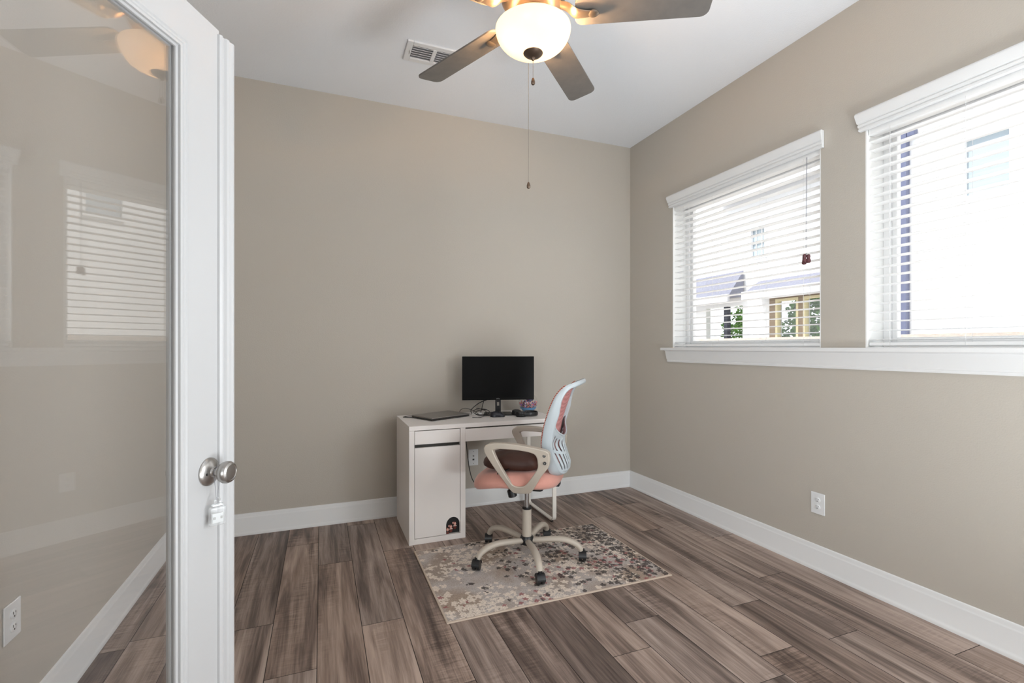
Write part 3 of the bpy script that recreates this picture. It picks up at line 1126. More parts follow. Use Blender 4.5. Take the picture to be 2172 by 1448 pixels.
for (x, z, s, ears) in ((0.2515, 0.062, 0.95, 0), (0.2735, 0.078, 1.0, 1), (0.3005, 0.095, 0.95, 1)):
    f = MB()
    f.sphere((x, 0.0135, z), 0.0085 * s, 12, 1, 0.5, 1.25)
    if ears:
        f.sphere((x - 0.013, 0.0145, z + 0.007), 0.006 * s, 10, 0.8, 0.4, 1.1)
    fo = f.build('mouse_face', M_fig1, door)
    g = MB()
    g.sphere((x - 0.004, 0.0155, z + 0.004), 0.0125 * s, 12, 1, 0.15, 0.95)
    g.sphere((x, 0.0155, z - 0.022), 0.012 * s, 12, 0.9, 0.15, 1.3 if z > 0.07 else 0.7)
    g.build('mouse_body', M_fig2, fo)
    if ears:
        g = MB()
        g.sphere((x - 0.006, 0.013, z - 0.0125), 0.005, 10, 1.4, 0.4, 0.6)
        g.sphere((x + 0.005, 0.013, z - 0.0125), 0.005, 10, 1.4, 0.4, 0.6)
        g.build('mouse_collar', M_fig3, fo)
b = MB()
b.box(CW + 0.001, DWd - 0.030, 0.004, 0.022, 0.630, 0.7130)
b.build('wide_drawer', M_desk, desk, bevel=0.001)
b = MB()
b.box(CW + 0.001, DWd - 0.030, 0.024, 0.40, 0.640, 0.650)
b.box(DWd - 0.045, DWd - 0.030, 0.024, 0.40, 0.640, 0.7215)
b.build('drawer_box', M_desk, desk)
b = MB()
b.box(CW + 0.002, DWd - 0.046, 0.0235, 0.029, 0.652, 0.7215)  # dark strip added so the gap over the drawer reads as shaded
b.build('drawer_gap_shade', M_gap, desk)
# sled leg on the right end, flat bar loop
lx = DWd - 0.028
zt_, zb_, r_ = 0.7215, 0.0145, 0.035
ya, yb = 0.020, 0.475
path = [(lx, ya, zt_), (lx, ya, zb_ + r_)]
for k in range(1, 6):
    t = R_(180 + 90 * k / 6)
    path.append((lx, ya + r_ + r_ * math.cos(t), zb_ + r_ + r_ * math.sin(t)))
path += [(lx, ya + r_, zb_), (lx, yb - r_, zb_)]
for k in range(1, 6):
    t = R_(270 + 90 * k / 6)
    path.append((lx, yb - r_ + r_ * math.cos(t), zb_ + r_ + r_ * math.sin(t)))
path += [(lx, yb, zb_ + r_), (lx, yb, zt_)]
b = MB()
vs, fs = [], []
hwid, th = 0.0145, 0.005
for i, p in enumerate(path):
    p = Vector(p)
    t = (Vector(path[min(i + 1, len(path) - 1)]) - Vector(path[max(i - 1, 0)])).normalized()
    nrm = Vector((0, -t.z, t.y))
    for sx, sn in ((-1, -1), (1, -1), (1, 1), (-1, 1)):
        vs.append(p + Vector((sx * hwid, 0, 0)) + nrm * sn * th)
for i in range(len(path) - 1):
    for k in range(4):
        l = (k + 1) % 4
        fs.append([i * 4 + k, i * 4 + l, i * 4 + 4 + l, i * 4 + 4 + k])
fs += [[0, 1, 2, 3], [len(vs) - 4, len(vs) - 3, len(vs) - 2, len(vs) - 1]]
b.add(vs, fs)
b.build('sled_leg', M_legm, desk, smooth=30, bevel=0.001)
for yy in (ya + 0.04, yb - 0.05):
    b = MB()
    b.cyl((lx, yy, 0), (lx, yy, 0.010), 0.011, 14)
    b.build('foot_pad', M_black, desk)

# ---------------------------------------------------------------- things on the desk
DZ = 0.750
# monitor
mon = thing('monitor', 'black flat monitor standing on the white desk', 'monitor', (1.236, 3.395, DZ), R_(-16))
mw, mz0, mz1 = 0.270, 0.106, 0.432
b = MB()
b.box(-mw, mw, -0.006, 0.012, mz0, mz1)
b.box(-mw * 0.6, mw * 0.6, 0.012, 0.038, mz0 + 0.03, mz1 - 0.07)
b.build('housing', M_bezel, mon, bevel=0.002)
b = MB()
b.box(-mw + 0.006, mw - 0.006, -0.0068, -0.0055, mz0 + 0.019, mz1 - 0.006)
b.build('screen', M_screen, mon)
b = MB()
b.box(-0.021, -0.0085, 0.016, 0.030, 0.004, mz0 + 0.06)
b.box(0.0085, 0.021, 0.016, 0.030, 0.004, mz0 + 0.06)
b.box(-0.0085, 0.0085, 0.016, 0.030, 0.004, 0.060)
b.box(-0.0085, 0.0085, 0.016, 0.030, 0.088, mz0 + 0.06)
b.build('stand_neck', M_black, mon, bevel=0.001)
b = MB()
b.prism([(-0.115, -0.085), (0.115, -0.085), (0.10, 0.085), (-0.10, 0.085)], 0, 0.007)
b.build('stand_base', M_black, mon, bevel=0.002)
tx = bpy.data.curves.new('maker_letters', 'FONT')
tx.body = 'DELL'
tx.size = 0.0125
tx.extrude = 0.0003
tx.align_x = 'CENTER'
tmp = bpy.data.objects.new('tmp_text', tx)
COL.objects.link(tmp)
dg = bpy.context.evaluated_depsgraph_get()
tme = bpy.data.meshes.new_from_object(tmp.evaluated_get(dg))
bpy.data.objects.remove(tmp)
tme.materials.clear()
tme.materials.append(M_grey)
to = bpy.data.objects.new('maker_letters', tme)
to.parent = mon
to.location = (0, -0.0066, mz0 + 0.0055)
to.rotation_euler = (R_(90), 0, 0)
COL.objects.link(to)

# laptop
lap = thing('laptop', 'closed silver laptop lying at the left end of the desk', 'laptop', (0.800, 3.400, DZ), R_(25))
b = MB()
b.box(-0.168, 0.168, -0.118, 0.118, 0.003, 0.0125)
b.build('base', M_aludk, lap, bevel=0.003)
b = MB()
b.box(-0.168, 0.168, -0.118, 0.118, 0.0135, 0.0215)
b.build('lid', M_alu, lap, bevel=0.0025)
b = MB()
b.cyl((-0.13, 0.117, 0.0115), (0.13, 0.117, 0.0115), 0.0055, 10)
b.build('hinge', M_aludk, lap)
for sx in (-1, 1):
    for sy in (-1, 1):
        b = MB()
        b.box(sx * 0.14 - 0.012, sx * 0.14 + 0.012, sy * 0.09 - 0.004, sy * 0.09 + 0.004, 0, 0.0035)
        b.build('rubber_foot', M_black, lap)

# mouse
mo = thing('computer_mouse', 'dark navy mouse on the desk in front of the monitor stand', 'computer mouse', (1.182, 3.262, DZ), R_(-12))
vs, fs = [], []
nu, nv = 20, 10
b = MB()
prof = []
for i in range(nv + 1):
    t = i / nv * math.pi / 2
    for k in range(nu):
        a = 2 * math.pi * k / nu
        cx_ = math.copysign(abs(math.cos(a)) ** 0.8, math.cos(a))
        sy_ = math.copysign(abs(math.sin(a)) ** 0.8, math.sin(a))
        x = 0.054 * cx_ * math.cos(t) ** 0.7 if i < nv else 0
        y = 0.031 * sy_ * math.cos(t) ** 0.7 if i < nv else 0
        h = 0.036 * (1 - 0.25 * ((x + 0.004) / 0.054)) if True else 0
        vs.append((x, y, 0.002 + h * math.sin(t) ** 0.9))
for i in range(nv):
    for k in range(nu):
        l = (k + 1) % nu
        fs.append([i * nu + k, i * nu + l, (i + 1) * nu + l, (i + 1) * nu + k])
fs.append(list(range(nu))[::-1])
b.add(vs, fs)
b.build('shell', M_mouse, mo, smooth=60)
b = MB()
b.box(-0.042, 0.042, -0.023, 0.023, 0, 0.004)
b.build('sole', M_blackm, mo, bevel=0.002)
b = MB()
b.cyl((0.033, -0.003, 0.0245), (0.033, 0.003, 0.0245), 0.0075, 14)
b.build('scroll_wheel', M_metalgrey, mo)

# headphones lying flat
hp = thing('headphones', 'black over-ear headphones lying on the desk right of the mouse', 'headphones', (1.392, 3.252, DZ), R_(0))
pts = []
for k in range(25):
    t = R_(-130 + 215 * k / 24)
    pts.append((0.010 + 0.072 * math.cos(t), -0.028 + 0.066 * math.sin(t), 0.020))
b = MB()
b.tube(pts, 0.0045, 10, flat=3.2)
b.build('headband', M_black, hp)
for (x, y, ang) in ((-0.048, 0.045, 20), (-0.052, -0.052, -20)):
    Mx = Matrix.Translation((x, y, 0.004)) @ Matrix.Rotation(R_(ang * 0.4), 4, 'X')
    b = MB()
    b.lathe([(0.030, -0.003), (0.037, 0.002), (0.038, 0.012), (0.034, 0.018)], 28, Mx)
    eo = b.build('ear_cushion', M_blackm, hp)
    b = MB()
    b.lathe([(0.035, 0.018), (0.035, 0.026), (0.029, 0.032), (0.020, 0.033), (0.019, 0.031), (0.0005, 0.031)], 28, Mx)
    b.build('ear_cup', M_black, hp)
    b = MB()
    b.tube([Mx @ Vector((0.036 * math.cos(R_(a)), 0.036 * math.sin(R_(a)), 0.022)) for a in range(-60, 61, 15)], 0.003, 8)
    b.build('yoke', M_metalgrey, hp)

# glitter ball
gb = thing('glitter_globe', 'round glass globe with blue base and coloured beads beside the monitor', 'globe', (1.500, 3.440, DZ))
def cap_sphere(r, z0_, z1_, n=14):
    out = []
    for k in range(n + 1):
        z = z0_ + (z1_ - z0_) * k / n
        out.append((math.sqrt(max(r * r - (z - 0.070) ** 2, 1e-8)), z))
    return out
b = MB()
b.lathe([(0.03, 0.0)] + cap_sphere(0.0735, 0.006, 0.036), 36)
b.build('base', M_bluebase, gb)
b = MB()
b.lathe(cap_sphere(0.0745, 0.037, 0.1445, 20), 40, cap=False)
b.build('globe', M_globe, gb, smooth=60)
b = MB()
rr = random.Random(3)
for k in range(260):
    while True:
        x, y, z = [rr.uniform(-0.07, 0.07) for _ in range(3)]
        if x * x + y * y + z * z < 0.066 ** 2 and z < -0.002 + 0.02 * rr.random() and z > -0.032:
            break
    b.sphere((x, y, z + 0.070), 0.0058, 6)
o = b.build('beads', M_bead, gb)
o['kind'] = 'stuff'
b = MB()
b.sphere((0.01, -0.012, 0.098), 0.026, 12, 1.2, 0.9, 0.8)
b.build('foil_cluster', M_violet, gb)

# cables, hub
def cable(name, label, pts, r, mat=M_black, cat='cable'):
    b = MB()
    o0 = Vector(pts[0])
    b.tube([p - o0 for p in catmull([Vector(p) for p in pts], 6)], r, 8)
    o = b.build(name, mat, loc=o0)
    tag(o, label, cat)
    return o
hubo = thing('usb_hub', 'small white hub lying between the laptop and the monitor', 'usb hub', (1.075, 3.430, DZ), R_(8))
b = MB()
b.box(-0.042, 0.042, -0.016, 0.016, 0, 0.012)
b.build('hub_body', M_hub, hubo, bevel=0.004)
b = MB()
b.box(0.0415, 0.0428, -0.006, 0.006, 0.003, 0.008)
b.build('port', M_slot, hubo)
Z = DZ + 0.003
cable('monitor_cable', 'thick black cable curving from behind the monitor down to the desk', [(1.33, 3.44, DZ + 0.13), (1.22, 3.455, DZ + 0.115), (1.12, 3.47, DZ + 0.085), (1.05, 3.47, DZ + 0.035), (1.03, 3.40, Z + 0.012)], 0.0032)
cable('power_cable', 'straight black cable hanging behind the monitor left of its stand', [(1.155, 3.47, DZ + 0.14), (1.145, 3.485, DZ + 0.07), (1.130, 3.495, Z)], 0.0030)
cable('laptop_cable', 'thin black cable rising over the laptop towards the monitor', [(0.968, 3.515, Z), (0.975, 3.505, DZ + 0.030), (1.000, 3.475, DZ + 0.045), (1.040, 3.45, DZ + 0.036), (1.070, 3.41, DZ + 0.018), (1.085, 3.385, Z)], 0.0020)
pts = []
for k in range(34):
    t = k / 33 * math.pi * 2 * 2.3
    rr_ = 0.055 - 0.006 * k / 33
    pts.append((1.085 + rr_ * math.cos(t) + 0.012 * math.sin(t * 0.4), 3.345 + 0.055 * math.sin(t), Z + 0.004 + 0.016 * (1 + math.sin(t * 0.9 + 1)) + 0.012 * k / 33))
cable('coiled_cable', 'loosely coiled black cable loops on the desk between laptop and mouse', pts, 0.0022)
cable('mouse_cable', 'short black cable end lying behind the mouse', [(1.000, 3.285, Z), (1.045, 3.262, Z), (1.085, 3.30, Z), (1.120, 3.335, Z + 0.004), (1.150, 3.322, Z)], 0.0018)
cable('laptop_plug_cable', 'black cable loop with plug at the desk\'s left edge beside the laptop', [(0.545, 3.475, Z), (0.580, 3.500, Z + 0.002), (0.622, 3.490, Z + 0.003), (0.640, 3.455, Z + 0.004), (0.600, 3.445, Z), (0.560, 3.462, Z), (0.548, 3.470, Z + 0.002)], 0.0026)
cable('hanging_power_cord', 'black power cord drooping below the desk beside the cable jack plate', [(0.990, 3.46, 0.66), (1.017, 3.50, 0.534), (1.028, 3.50, 0.437), (1.043, 3.50, 0.329), (1.069, 3.50, 0.244), (1.114, 3.50, 0.197), (1.20, 3.50, 0.180), (1.30, 3.50, 0.20)], 0.0032)

# ---------------------------------------------------------------- office chair
CH = thing('office_chair', 'pink seated swivel office chair with pale mesh back and looped armrests on the rug', 'chair', (1.13, 2.61, RZ), R_(52.9))
# five star legs
for i in range(5):
    wa = 187 + 72 * i
    a = R_(wa - 52.9)
    ca, sa = math.cos(a), math.sin(a)
    prof = catmull([(0.020, 0, 0.105), (0.08, 0, 0.112), (0.16, 0, 0.120), (0.225, 0, 0.118), (0.275, 0, 0.103), (0.305, 0, 0.083), (0.318, 0, 0.060)], 4)
    pts = [(p.x * ca, p.x * sa, p.z) for p in prof]
    m = len(pts)
    b = MB()
    b.tube(pts, [0.0175 + 0.003 * math.sin(math.pi * k / (m - 1)) for k in range(m)], 14, flat=0.85)
    lo = b.build('leg', M_cream, CH)
    cxp, cyp = 0.325 * ca, 0.325 * sa
    sw = R_([235, 262, 240, 250, 245][i] - 52.9)
    Mc = Matrix.Translation((cxp, cyp, 0)) @ Matrix.Rotation(sw, 4, 'Z')
    b = MB()
    for s in (-1, 1):
        b.lathe([(0.018, -0.009), (0.0255, -0.008), (0.0265, -0.004), (0.0265, 0.004), (0.0255, 0.008), (0.018, 0.009)], 24,
                Mc @ Matrix.Translation((0, s * 0.0125, 0.0265)) @ Matrix.Rotation(R_(90), 4, 'X'))
    hood = [(0.030 * math.cos(R_(t)), 0.0275 + 0.031 * math.sin(R_(t))) for t in range(-5, 176, 12)]
    hood2 = [(0.0265 * math.cos(R_(t)), 0.0275 + 0.0275 * math.sin(R_(t))) for t in range(175, -6, -12)]
    vsn = hood + hood2
    b.prism(vsn, -0.0225, 0.0225, 'y', Mc)
    b.cyl(Mc @ Vector((0, 0, 0.05)), Mc @ Vector((0, 0, 0.070)), 0.012, 14)
    b.build('caster', M_black, lo)
b = MB()
b.lathe([(0.036, 0.085), (0.040, 0.095), (0.040, 0.120), (0.034, 0.132)], 24)
b.build('hub', M_black, CH)
b = MB()
b.lathe([(0.028, 0.118), (0.0265, 0.290)], 28)
b.build('column_cover', M_cream, CH, bevel=0.001)
b = MB()
b.lathe([(0.027, 0.290), (0.0275, 0.298), (0.015, 0.300)], 28)
b.build('collar', M_black, CH)
b = MB()
b.lathe([(0.0135, 0.295), (0.0135, 0.42)], 24)
b.build('gas_lift', M_chrome, CH)
b = MB()
b.box(-0.07, 0.07, -0.10, 0.10, 0.415, 0.450)
b.box(-0.19, 0.19, -0.035, 0.035, 0.435, 0.452)
b.build('tilt_mechanism', M_black, CH, bevel=0.006)
b = MB()
Mk = Matrix.Translation((0, 0.085, 0.352)) @ Matrix.Rotation(R_(-14), 4, 'X')
b.lathe([(0.020, 0.0), (0.0265, 0.004), (0.0265, 0.040), (0.022, 0.046), (0.012, 0.048), (0.012, 0.075)], 24, Mk)
b.build('tension_knob', M_black, CH)
# seat
def seat_mesh():
    vs, fs = [], []
    n = 48
    rings = [(0.0, 0.462), (0.5, 0.460), (0.82, 0.461), (0.94, 0.468), (0.99, 0.485), (1.0, 0.502), (0.985, 0.522), (0.93, 0.541), (0.80, 0.551), (0.5, 0.550), (0.2, 0.546), (0.0, 0.545)]
    for (s, z) in rings:
        for k in range(n):
            a = 2 * math.pi * k / n
            c, s_ = math.cos(a), math.sin(a)
            x = 0.243 * math.copysign(abs(c) ** 0.62, c) * max(s, 0.002)
            y = 0.254 * math.copysign(abs(s_) ** 0.72, s_) * max(s, 0.002)
            t = max(0, (y + 0.0) / 0.25)
            zz = z - 0.055 * t * t - (0.010 * max(0, (-y - 0.1) / 0.16))
            x *= 1 - 0.10 * max(0, -y / 0.26)
            vs.append((x, y + 0.044, zz))
    m = len(rings)
    for i in range(m - 1):
        for k in range(n):
            l = (k + 1) % n
            fs.append([i * n + k, i * n + l, (i + 1) * n + l, (i + 1) * n + k])
    fs.append(list(range(n))[::-1])
    fs.append([(m - 1) * n + k for k in range(n)])
    b = MB()
    b.add(vs, fs)
    return b
seat_mesh().build('seat', M_seat, CH, smooth=80)
b = MB()
b.box(-0.17, 0.17, -0.13, 0.20, 0.448, 0.463)
b.build('seat_pan', M_blackm, CH, bevel=0.008)
# armrests
outer = [(0.166, 0.682), (0.157, 0.712), (0.123, 0.727), (0.03, 0.730), (-0.074, 0.720), (-0.178, 0.702), (-0.192, 0.690), (-0.189, 0.621), (-0.144, 0.558), (-0.085, 0.464), (-0.062, 0.446), (-0.026, 0.441), (0.016, 0.441), (0.036, 0.456), (0.068, 0.519), (0.126, 0.613)]
inner = [(0.112, 0.680), (0.100, 0.694), (0.078, 0.699), (-0.022, 0.697), (-0.098, 0.686), (-0.122, 0.668), (-0.129, 0.635), (-0.122, 0.594), (-0.060, 0.508), (-0.036, 0.490), (-0.012, 0.486), (0.010, 0.490), (0.026, 0.503), (0.062, 0.574)]
def resample(poly, c, n=72):
    P = catmull([(y, z, 0) for y, z in poly], 6, True)
    out = []
    for k in range(n):
        a = 2 * math.pi * k / n
        d = Vector((math.cos(a), math.sin(a)))
        best = None
        for i in range(len(P)):
            p, q2 = P[i], P[(i + 1) % len(P)]
            px, py = p.x - c[0], p.y - c[1]
            ex, ey = q2.x - p.x, q2.y - p.y
            den = d.x * ey - d.y * ex
            if abs(den) < 1e-12:
                continue
            t = (px * ey - py * ex) / den
            u = (px * d.y - py * d.x) / den
            if t > 0 and -1e-6 <= u <= 1 + 1e-6:
                if best is None or t < best:
                    best = t
        out.append((c[0] + d.x * best, c[1] + d.y * best))
    return out
cc = (-0.020, 0.612)
PO, PI_ = resample(outer, cc), resample(inner, cc)
def arm_mb(s):
    n = len(PO)
    def xoff(z, side):
        t = max(0, min(1, (0.68 - z) / 0.24))
        base = 0.285 - 0.085 * t * t
        w = 0.024 if z > 0.70 else (0.024 - 0.008 * min(1, (0.70 - z) / 0.03))
        return s * (base + side * w)
    vs = []
    for P_ in (PO, PI_):
        for side in (-1, 1):
            for (y, z) in P_:
                vs.append((xoff(z, side), y, z))
    fs = []
    for k in range(n):
        l = (k + 1) % n
        fs.append([k, l, n + l, n + k])                                 # outer rim
        fs.append([2 * n + k, 2 * n + l, 3 * n + l, 3 * n + k])         # inner rim
        fs.append([k, l, 2 * n + l, 2 * n + k])                         # side -
        fs.append([n + k, n + l, 3 * n + l, 3 * n + k])                 # side +
    b = MB()
    b.add(vs, fs)
    return b
for s in (-1, 1):
    ao = arm_mb(s).build('armrest', M_cream, CH, smooth=35, bevel=0.006, seg=3)
    for (y, z) in ((-0.166, 0.676), (-0.169, 0.637)):
        b = MB()
        b.cyl((s * 0.298, y, z), (s * 0.3045, y, z), 0.0085, 16)
        b.build('bolt', M_black, ao)
        c_ = MB()
        c_.cyl((s * 0.3045, y, z), (s * 0.306, y, z), 0.004, 12)
        c_.build('bolt_head', M_metalgrey, ao)
# backrest
ZP = [(0.50, -0.175), (0.56, -0.160), (0.615, -0.140), (0.707, -0.129), (0.80, -0.143), (0.857, -0.160), (0.91, -0.178), (0.961, -0.199), (0.990, -0.217), (1.017, -0.240), (1.036, -0.265), (1.048, -0.292), (1.054, -0.325)]
def ymesh(z):
    return interp(ZP, z)
XRAIL = [(0.525, 0.085), (0.545, 0.120), (0.58, 0.150), (0.64, 0.175), (0.72, 0.192), (0.80, 0.202), (0.90, 0.206), (0.98, 0.200), (1.02, 0.190), (1.045, 0.170)]
def xrail(z):
    return interp(XRAIL, z)
# frame loop path (front edge line), cross-section 0.026 wide, deep in y
zs = [0.545, 0.58, 0.64, 0.70, 0.76, 0.82, 0.88, 0.93, 0.97, 1.00, 1.022, 1.038]
right = [(xrail(z), ymesh(z), z) for z in zs]
top = [(0.160, -0.300, 1.050), (0.10, -0.318, 1.056), (0.0, -0.324, 1.058), (-0.10, -0.318, 1.056), (-0.160, -0.300, 1.050)]
left = [(-x, y, z) for x, y, z in right[::-1]]
bot = [(-0.07, -0.178, 0.525), (0, -0.186, 0.520), (0.07, -0.178, 0.525)]
loop = catmull(right + top + left + bot, 4, True)
b = MB()
vs, fs = [], []
n = len(loop)
cen = Vector((0, -0.17, 0.80))
for i, p in enumerate(loop):
    t = (loop[(i + 1) % n] - loop[(i - 1) % n]).normalized()
    # depth direction: perpendicular to profile tangent, pointing backwards
    z = p.z
    dz = 0.01
    sl = Vector((0, ymesh(min(z + dz, 1.053)) - ymesh(z - dz), 2 * dz)).normalized()
    back = Vector((0, -sl.z, sl.y))
    if abs(p.x) < 0.165 and p.z > 1.04:
        back = Vector((0, -0.35, -0.94)).normalized()
    out = t.cross(back).normalized()
    if out.dot(Vector((p.x, 0, p.z - 0.80))) < 0:
        out = -out
    dep = 0.058 if z < 0.9 else max(0.026, 0.058 - (z - 0.9) * 0.22)
    w = 0.013
    for (o_, d_) in ((-w, 0.0), (-w * 1.1, dep * 0.8), (-w * 0.3, dep), (w * 0.6, dep * 0.93), (w, dep * 0.6), (w, 0.008), (w * 0.7, 0.0)):
        vs.append(p + out * o_ + back * d_)
k7 = 7
for i in range(n):
    j = (i + 1) % n
    for k in range(k7):
        l = (k + 1) % k7
        fs.append([i * k7 + k, i * k7 + l, j * k7 + l, j * k7 + k])
b.add(vs, fs)
b.build('back_frame', M_backp, CH, smooth=50)
# mesh panel
b = MB()
vs, fs = [], []
nz, nx = 26, 14
for i in range(nz + 1):
    z = 0.575 + (1.040 - 0.575) * i / nz
    xr = xrail(z) - 0.004
    for k in range(nx + 1):
        a = -1 + 2 * k / nx
        vs.append((a * xr, ymesh(z) - (0.034 if z < 0.93 else max(0.012, 0.034 - (z - 0.93) * 0.19)) - 0.012 * (1 - a * a), z))
for i in range(nz):
    for k in range(nx):
        o_ = i * (nx + 1) + k
        fs.append([o_, o_ + 1, o_ + nx + 2, o_ + nx + 1])
b.add(vs, fs)
mo_ = b.build('back_mesh', M_mesh, CH, smooth=80)
sm = mo_.modifiers.new('thick', 'SOLIDIFY')
sm.thickness = 0.003
for s in (-1, 1):
    b = MB()
    b.tube(catmull([(s * (xrail(z) - 0.002), ymesh(z) + 0.003, z) for z in (0.60, 0.66, 0.72, 0.78, 0.84, 0.90, 0.95, 0.99, 1.02, 1.035)], 3), 0.0045, 8)
    b.build('mesh_binding', M_bind, CH)
# lumbar shell with slots
b = MB()
vs, fs = [], []
NZ, NX = 40, 60
for i in range(NZ + 1):
    t = i / NZ
    for k in range(NX + 1):
        a = -1 + 2 * k / NX
        ztop = 0.738 + 0.085 * abs(a) ** 2.2
        z = 0.527 + (ztop - 0.527) * t
        xr = xrail(z) - 0.004
        yc = interp([(0.52, -0.225), (0.545, -0.252), (0.58, -0.256), (0.64, -0.236), (0.69, -0.222), (0.73, -0.222), (0.76, -0.235), (0.83, -0.24)], z)
        ye = ymesh(z) - 0.048
        waist = 1 - 0.45 * math.exp(-((z - 0.695) / 0.05) ** 2)
        w = math.exp(-(abs(a) / (0.62 * waist + 0.12)) ** 3.0)
        vs.append((a * xr, ye + (yc - ye) * w, z))
for i in range(NZ):
    for k in range(NX):
        a = abs(-1 + 2 * (k + 0.5) / NX)
        kk = k - 18
        slot = 0 <= kk < 24 and (kk % 5) in (1, 2) if False else False
        row = (5 <= i <= 19) or (23 <= i <= 34)
        if row and 7 <= k <= 53 and ((k - 7) % 5) in (0, 1):
            slot = True
        if slot:
            continue
        o_ = i * (NX + 1) + k
        fs.append([o_, o_ + 1, o_ + NX + 2, o_ + NX + 1])
b.add(vs, fs)
lo_ = b.build('lumbar_support', M_backp, CH, smooth=60)
sm = lo_.modifiers.new('thick', 'SOLIDIFY')
sm.thickness = 0.004
sm.offset = 0
rim = [vs[NZ * (NX + 1) + k] for k in range(0, NX + 1, 2)]
b = MB()
b.tube(rim, 0.0055, 10)
b.build('lumbar_rim', M_backp, lo_)
# bracket behind the seat
b = MB()
b.box(-0.03, 0.03, -0.195, -0.09, 0.440, 0.456)
b.box(-0.03, 0.03, -0.198, -0.180, 0.440, 0.530)
b.build('back_bracket', M_black, CH, bevel=0.006)

# cushion on the seat
cw = CH.matrix_basis @ Vector((-0.055, 0.060, 0.0))
cu = thing('cushion', 'dark brown square cushion lying on the chair seat behind the armrest', 'cushion', (cw.x, cw.y, RZ + 0.548), R_(52.9))
vs, fs = [], []
n = 44
rings = [(0.0, 0.004), (0.7, 0.004), (0.90, 0.012), (0.985, 0.030), (1.0, 0.048), (0.98, 0.066), (0.90, 0.085), (0.70, 0.098), (0.35, 0.103), (0.0, 0.104)]
for (s, z) in rings:
    for k in range(n):
        a = 2 * math.pi * k / n
        c, s_ = math.cos(a), math.sin(a)
        x = 0.155 * math.copysign(abs(c) ** 0.55, c) * max(s, 0.002)
        y = 0.168 * math.copysign(abs(s_) ** 0.55, s_) * max(s, 0.002)
        zz = z * (1 - 0.28 * max(0, y / 0.168)) + 0.004 * math.sin(x * 40 + y * 25)* (1 if z > 0.03 else 0)
        if z < 0.03:
            zz = z
        vs.append((x, y, zz))
m = len(rings)
for i in range(m - 1):
    for k in range(n):
        l = (k + 1) % n
        fs.append([i * n + k, i * n + l, (i + 1) * n + l, (i + 1) * n + k])
fs.append([(m - 1) * n + k for k in range(n)])
fs.append(list(range(n))[::-1])
b = MB()
b.add(vs, fs)
b.build('pad', M_leather, cu, smooth=80)
b = MB()
b.tube(catmull([(-0.145, -0.01, 0.022), (-0.165, 0.01, 0.014), (-0.178, 0.04, 0.006), (-0.183, 0.05, -0.003)], 5), 0.006, 8, flat=0.4)
b.build('strap', M_black, cu)

# ---------------------------------------------------------------- outside
GZ = -0.3
b = MB()
b.box(XR + WT + 0.005, 40, -30, 40, GZ - 0.1, GZ)
struct(b.build('ground', M_ground))
HXW = 10.2
KO = 1.7
def oz(z):
    return CAMH + (z - CAMH) * KO
def oy(y):
    return y * KO
nb = thing('neighbour_house', 'white sided two-storey house beyond the blinds with grey lower roofs', 'house', (HXW, 0, GZ))
def rect_wall(y0, y1, z0_, z1_, holes, x0, x1):
    b = MB()
    ys = sorted(set([y0, y1] + [h[0] for h in holes] + [h[1] for h in holes]))
    for ya_, yb_ in zip(ys, ys[1:]):
        hs = [h for h in holes if h[0] <= ya_ + 1e-6 and h[1] >= yb_ - 1e-6]
        hs.sort(key=lambda h: h[2])
        z = z0_
        for h in hs:
            if h[2] > z:
                b.box(x0, x1, ya_, yb_, z, h[2])
            z = h[3]
        if z < z1_:
            b.box(x0, x1, ya_, yb_, z, z1_)
    return b
holes = [(4.60, 4.95, 0.9, 1.93), (4.00, 4.53, 0.9, 1.93), (5.55, 6.30, 0.9, 1.90), (2.43, 2.83, 2.72, 3.36), (5.10, 5.40, 2.56, 3.02), (2.38, 2.86, 3.66, 4.3)]
holes = [(oy(a), oy(b_), oz(c), oz(d)) for a, b_, c, d in holes]
hl = [(a, b_, c - GZ, d - GZ) for a, b_, c, d in holes]
W_ = rect_wall(-12, 14.5, 0, 7.2, hl, 0, 0.16)
W_.build('wall', M_white, nb, smooth=0)
def nwin(y0, y1, z0_, z1_, trimmat=M_vinyl, pane=M_paneblue, grid=False):
    f = MB()
    y0, y1 = oy(y0), oy(y1)
    z0_, z1_ = oz(z0_) - GZ, oz(z1_) - GZ
    w = 0.055
    f.frame('x', -0.06, 0.06, y0, y1, z0_, z1_, w)
    if grid:
        zm = (z0_ + z1_) / 2
        f.box(-0.012, 0.03, y0 + w, y1 - w, zm - 0.01, zm + 0.01)
        for yy in ((y0 * 2 + y1) / 3, (y0 + y1 * 2) / 3):
            f.box(-0.008, 0.028, yy - 0.008, yy + 0.008, z0_ + w, z1_ - w)
    fo = f.build('window_frame', trimmat, nb)
    p = MB()
    p.box(0.02, 0.03, y0 + w, y1 - w, z0_ + w, z1_ - w)
    p.build('window_pane', pane, fo)
nwin(2.43, 2.83, 2.72, 3.36)
nwin(2.38, 2.86, 3.66, 4.3)
nwin(5.10, 5.40, 2.56, 3.02, grid=True)
nwin(4.60, 4.95, 0.9, 1.93, M_yellowtrim, M_glass)
nwin(4.00, 4.53, 0.9, 1.93, M_yellowtrim, M_glass)
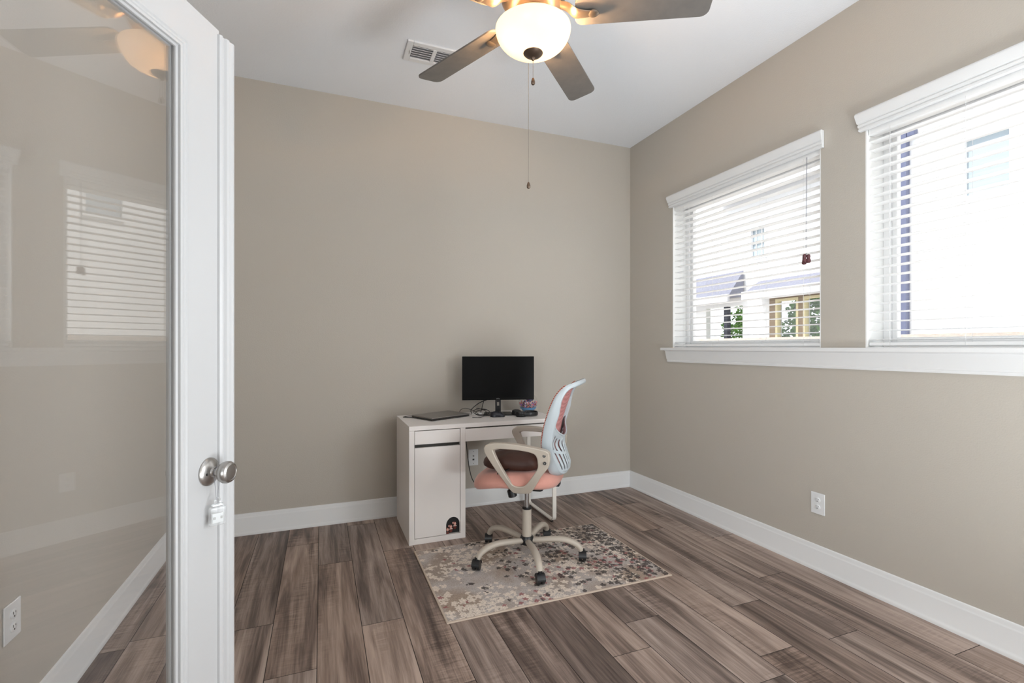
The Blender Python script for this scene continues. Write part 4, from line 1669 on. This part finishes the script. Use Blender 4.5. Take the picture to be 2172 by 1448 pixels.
# tan cladding round the lower windows
t_ = rect_wall(oy(3.9), oy(5.05), 0.0, oz(2.0) - GZ, hl[:2], -0.05, -0.002)
t_.build('tan_cladding', M_tan, nb, smooth=0)
def eave(y0, y1, z, zr, out):
    e = MB()
    y0, y1 = oy(y0), oy(y1)
    z, zr = oz(z) - GZ, oz(zr) - GZ
    e.prism([(-out, z), (-out, z + 0.03), (-0.06, zr), (-0.06, z)], y0, y1, 'y')
    eo = e.build('lower_roof', M_shingle, nb, smooth=0)
    g = MB()
    g.box(-out - 0.08, -out - 0.002, y0 - 0.03, y1 + 0.03, z - 0.16, z + 0.05)
    g.build('gutter', M_fascia, eo, bevel=0.015)
eave(3.75, 5.22, 2.02, 2.22, 0.55)
eave(5.50, 7.0, 2.02, 2.42, 0.55)
eave(4.0, 5.95, 3.52, 3.70, 0.40)
d_ = MB()
ys = oy(3.335)
d_.box(-0.12, -0.005, ys - 0.07, ys + 0.07, 0.0, oz(3.60) - GZ)
d_.box(-0.11, -0.005, ys - 0.20, ys - 0.07, oz(3.54) - GZ, oz(3.62) - GZ)
d_.box(-0.14, -0.005, ys + 0.07, ys + 0.20, oz(1.85) - GZ, oz(2.25) - GZ)
d_.build('downspout', M_spout, nb, bevel=0.015)
p_ = MB()
p_.box(0.02, 0.14, oy(5.86), oy(5.93), 0.0, oz(1.90) - GZ)
p_.build('porch_post', M_darkpost, nb)
r_o = MB()
r_o.prism([(-0.7, 7.2), (-0.7, 7.35), (5.0, 9.8), (10.7, 7.35), (10.7, 7.2)], -12.5, 15.0, 'y')
r_o.build('roof', M_shingle, nb, smooth=0)
# low fence between the houses
b = MB()
b.box(0, 0.12, -8, 14, 0, 1.40 - GZ)
o = b.build('garden_fence', M_fence, loc=(6.2, 0, GZ))
tag(o, 'low beige fence line seen just above the window stool outside', 'fence')
# shrubs behind the porch openings
def shrub(x, y, r, h, label):
    root = thing('green_shrub', label, 'shrub', (x, y, GZ), 0, 'shrubs beyond the porch openings')
    s = MB()
    s.tube([(0, 0, 0), (0.02, 0.02, h * 0.6)], [0.05, 0.02], 8)
    s.build('stem', M_bark, root)
    rn = random.Random(int(y * 100))
    f = MB()
    for k in range(2600):
        th_, ph = rn.uniform(0, 2 * math.pi), math.acos(rn.uniform(-1, 1))
        q_ = rn.uniform(0.72, 1.0) * (1 + 0.18 * math.sin(5 * th_) * math.sin(4 * ph))
        c = Vector((r * q_ * math.sin(ph) * math.cos(th_), r * q_ * math.sin(ph) * math.sin(th_), h * 0.55 + h * 0.45 * q_ * math.cos(ph)))
        u = Vector((rn.uniform(-1, 1), rn.uniform(-1, 1), rn.uniform(-1, 1))).normalized() * 0.075
        v = u.cross(Vector((rn.uniform(-1, 1), rn.uniform(-1, 1), 1))).normalized() * 0.042
        f.add([c - u, c + v, c + u, c - v], [(0, 1, 2, 3)])
    f.build('foliage', M_leaf, root, smooth=0)
shrub(11.30, 8.40, 0.56, 3.1, 'green shrub seen through the left cream-trimmed neighbour window')
shrub(11.35, 6.98, 0.58, 3.2, 'green shrub seen through the right cream-trimmed neighbour window')
shrub(11.60, 10.30, 0.80, 3.0, 'green shrub seen through the dark-posted porch opening farther left')
